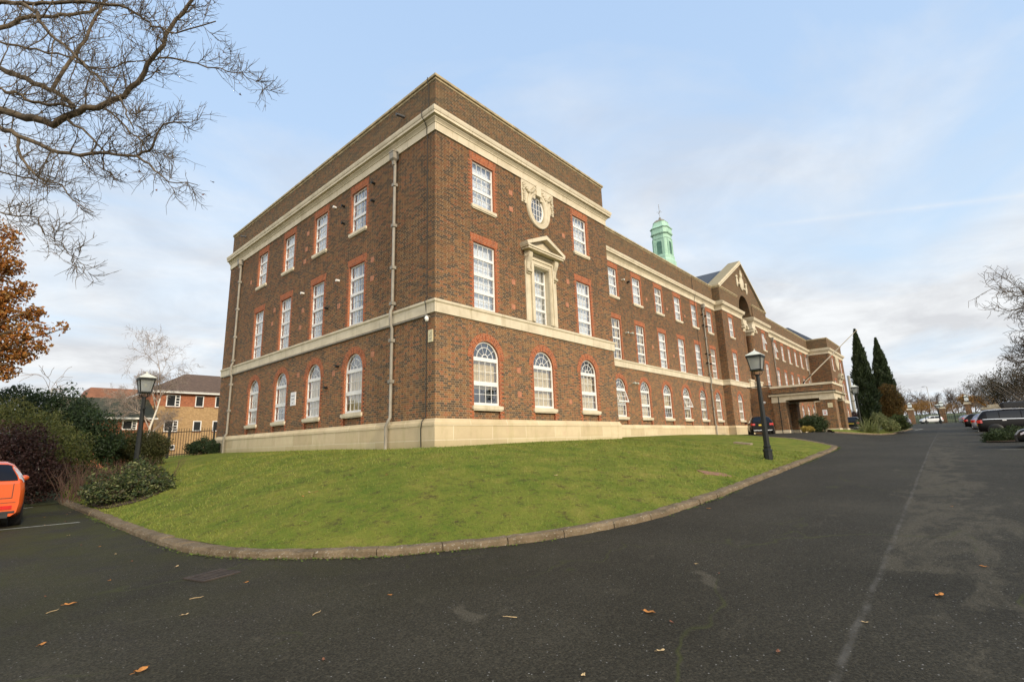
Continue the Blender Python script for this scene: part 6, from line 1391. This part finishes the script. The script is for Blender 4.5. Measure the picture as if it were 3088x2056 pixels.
q = MB(); q.box(-3.5, 3.5, -3.2, 2.0, -.2, 1.95); q.build('wall', M['hbrick_r'], kz, True); q = MB(); q.box(-3.9, 3.9, -3.6, 2.4, 1.95, 2.25); q.box(-3.2, 3.2, -3, 1.6, 2.25, 2.6); q.build('roof', M['stone'], kz); q = MB(); q.box(-3.53, -3.49, -1.5, .5, .8, 1.7); q.build('window', M['darkpane'], kz)
rr = random.Random(15)
for i, (x, y, k, h) in enumerate(((480, 900, 150, 13.5), (540, 930, 165, 12.5), (680, 950, 170, 10), (730, 930, 175, 11), (800, 960, 170, 9), (880, 950, 180, 11), (950, 930, 185, 12.5), (1040, 940, 185, 12.5), (1090, 970, 180, 10), (590, 960, 160, 9.5), (1240, 900, 160, 13), (1420, 880, 150, 14), (1560, 860, 150, 15))):
    p_ = Hp(x, 1130, k); bare_tree('far leafless tree standing in the row beyond the gate', (p_.x, p_.y, 5.0), h*.82, 1.0, 100+i, 'bark_far', 'bark_far', 3, .22, .4, 0, 5, .034, group='bare trees beyond the gate', first=.2)
for i, (x, y, k, r_) in enumerate(((720, 1010, 158, 2.4), (800, 1020, 160, 2.6), (640, 1030, 155, 2.0), (560, 1040, 150, 2.2), (980, 1030, 165, 2.3))):
    p_ = Hp(x, y, k); t = thing('hedgerow_bush', 'brown autumn bush in the hedgerow beyond the gate', 'bush', (p_.x, p_.y, 4.6), 0, 'hedgerow bushes beyond the gate'); foliage('foliage', [(0, 0, max(1.0, p_.z-4.6), r_, r_, r_*.8), (.5, r_*.8, max(.8, p_.z-5), r_*.7, r_*.7, r_*.6)], 1500, .2, M['l_orange'], t, 200+i, shell=.15, gap=.2, asp=.3)
p_ = Hp(25, 730, 150); ch = thing('chimney_stack', 'pale tall chimney just beyond the end of the building', 'chimney', (p_.x, p_.y, 3)); q = MB(); q.lathe([(.5, 0), (.38, p_.z-3)], 12); q.build('shaft', M['lead'], ch)
p_ = Hp(70, 1090, 95); t = thing('red_bush', 'rounded reddish brown tree past the end of the building', 'tree', (p_.x, p_.y, 2.2)); foliage('crown', [(0, 0, 1.5, 2.3, 2.3, 1.9)], 3500, .16, M['l_purple'], t, 301, shell=.5); stems(t, (0, 0, 0), [(0, 0, 1.5, 1.5, 1.5, 1.5)], 6, .08, 'bark', 4, 'trunk')

# ---------------------------------------------------------------- houses on the left
def house_win(par, x, y, z, w_, h, ladder=True):
    q = MB(); f = .09; q.box(x, x+f, y-.03, y+.05, z, z+h); q.box(x+w_-f, x+w_, y-.03, y+.05, z, z+h); q.box(x+f, x+w_-f, y-.03, y+.05, z, z+f); q.box(x+f, x+w_-f, y-.03, y+.05, z+h-f, z+h)
    if ladder:
        xm = x+w_*.62; q.box(xm, xm+f, y-.03, y+.05, z+f, z+h-f)
        for k in (1, 2, 3): q.box(xm+f, x+w_-f, y-.03, y+.05, z+h*k/4-.03, z+h*k/4+.03)
    o = q.build('window', M['white'], par); q = MB(); q.face([(x+.04, y-.018, z+.04), (x+w_-.04, y-.018, z+.04), (x+w_-.04, y-.018, z+h-.04), (x+.04, y-.018, z+h-.04)]); q.build('pane', M['darkpane'], o)
    q = MB(); q.box(x-.05, x+w_+.05, y-.06, y+.0, z-.1, z); q.build('sill', M['hroof_red'], o); return o
ha = thing('brick_flats', 'three-storey buff and red brick flats left of the big building', 'building', (2.3, 48.0, 0))
EZ = 7.85
q = MB(); q.box(0, 16, 0, 11, -.5, 6.4); q.build('wall', M['hbrick_y'], ha, True)
q = MB(); q.box(-.012, 16.01, -.012, 11.01, 6.4, EZ); q.build('upper_wall', M['hbrick_r'], ha, True)
q = MB(); q.box(-.5, 16.5, -.5, -.42, EZ-.12, EZ+.1); q.box(-.5, -.42, -.42, 11.5, EZ-.12, EZ+.1); q.box(-.42, 16.4, -.42, 11.4, EZ-.1, EZ-.04); q.build('gutter', M['white'], ha)
q = MB(); z1 = EZ+.05; zr = 10.6; q.face([(-.55, -.55, z1), (16.5, -.55, z1), (11, 5.5, zr), (4.2, 5.5, zr)]); q.face([(-.55, 11.5, z1), (-.55, -.55, z1), (4.2, 5.5, zr)]); q.face([(16.5, 11.5, z1), (-.55, 11.5, z1), (4.2, 5.5, zr), (11, 5.5, zr)]); q.face([(16.5, -.55, z1), (16.5, 11.5, z1), (11, 5.5, zr)]); q.build('roof', M['hroof'], ha)
def onfac(x, y, Y=48.0):
    v = CD + CR*((x/2.24-1544)/FPX) - CU*((1000+y/2.24-1028)/FPX); t = (Y-CAM_POS[1])/v.y; return Vector(CAM_POS)+v*t
for x0, y0, x1, y1, ld in ((1118, 428, 1222, 505, 1), (1315, 435, 1380, 508, 0), (1450, 440, 1520, 512, 0), (1100, 598, 1204, 675, 1), (1298, 602, 1362, 672, 0), (1430, 602, 1500, 672, 0), (1140, 765, 1182, 798, 0)):
    a, b = onfac(x0, y1), onfac(x1, y0); house_win(ha, a.x-2.3, 0, a.z, b.x-a.x, max(.5, b.z-a.z), bool(ld))
q = MB(); q.tube([(.35, -.08, -.4), (.35, -.08, EZ)], .06, 6); q.build('downpipe', M['hroof'], ha)
hb = thing('mossy_roofed_house', 'low brick house with a long mossy dark roof behind the hedge', 'building', (-4.6, 45.0, 0))
a, b = Kp(660, 572, 43), Kp(960, 582, 43); 
q = MB(); q.box(.3, 6.6, 0, 8, -.5, 5.0); q.build('wall', M['hbrick_r'], hb, True)
q = MB(); q.face([(0, -.5, 4.95), (6.9, -.5, 4.95), (6.9, 4.0, 7.1), (0, 4.0, 7.1)]); q.face([(0, 8.5, 4.95), (0, 4.0, 7.1), (6.9, 4.0, 7.1), (6.9, 8.5, 4.95)]); q.build('roof', M['hroof_moss'], hb)
q = MB(); q.face([(.3, 0, 5.0), (.3, 8, 5.0), (.3, 4.0, 6.95)]); q.build('gable', M['hbrick_y'], hb, True); q = MB(); q.box(-.02, 6.92, -.58, -.5, 4.82, 4.98); q.build('gutter', M['white'], hb)
q = MB()
for sg in (0, 8): q.prism([(0, 0)], 0, 0) if False else q.tube([(-.02, sg+(-.5 if sg == 0 else .5), 4.92), (-.02, 4.0, 7.05)], .07, 4)
q.build('bargeboard', M['white'], hb)
c = onfac(820, 662, 45.0); d = onfac(930, 596, 45.0); house_win(hb, c.x+4.6, 0, c.z, d.x-c.x, d.z-c.z, True)
hc = thing('tall_roofed_house', 'house with a steep plain red brown roof rising behind the mossy one', 'building', (-2.6, 62.0, 0))
a, b = onfac(565, 440, 62), onfac(612, 368, 62); c = onfac(930, 380, 62)
q = MB(); q.box(0, c.x+2.6+2, 0, 8, -.5, a.z-.3); q.build('wall', M['hbrick_r'], hc, True)
q = MB(); x0 = a.x+2.6; x1 = b.x+2.6+.2; xe = c.x+2.6+3; q.face([(x0, -.4, a.z-.6), (xe, -.4, a.z-.6), (xe, 1.2, b.z), (x1, 1.2, b.z)]); q.face([(x0, 8, a.z-.6), (x0, -.4, a.z-.6), (x1, 1.2, b.z), (x1, 6, b.z)]); q.face([(x1, 1.2, b.z), (xe, 1.2, b.z), (xe, 6, b.z), (x1, 6, b.z)]); q.build('roof', M['hroof_red'], hc)
sp = thing('lawn_marker_post', 'thin white marker post in the grass by the railings', 'post', (-2.9, 19.6, lz(-2.9, 19.6))); q = MB(); q.tube([(0, 0, -.2), (0, 0, .62)], .022, 6, cap=True); q.box(-.06, .06, -.02, .02, .5, .66); q.build('post', M['sign'], sp)
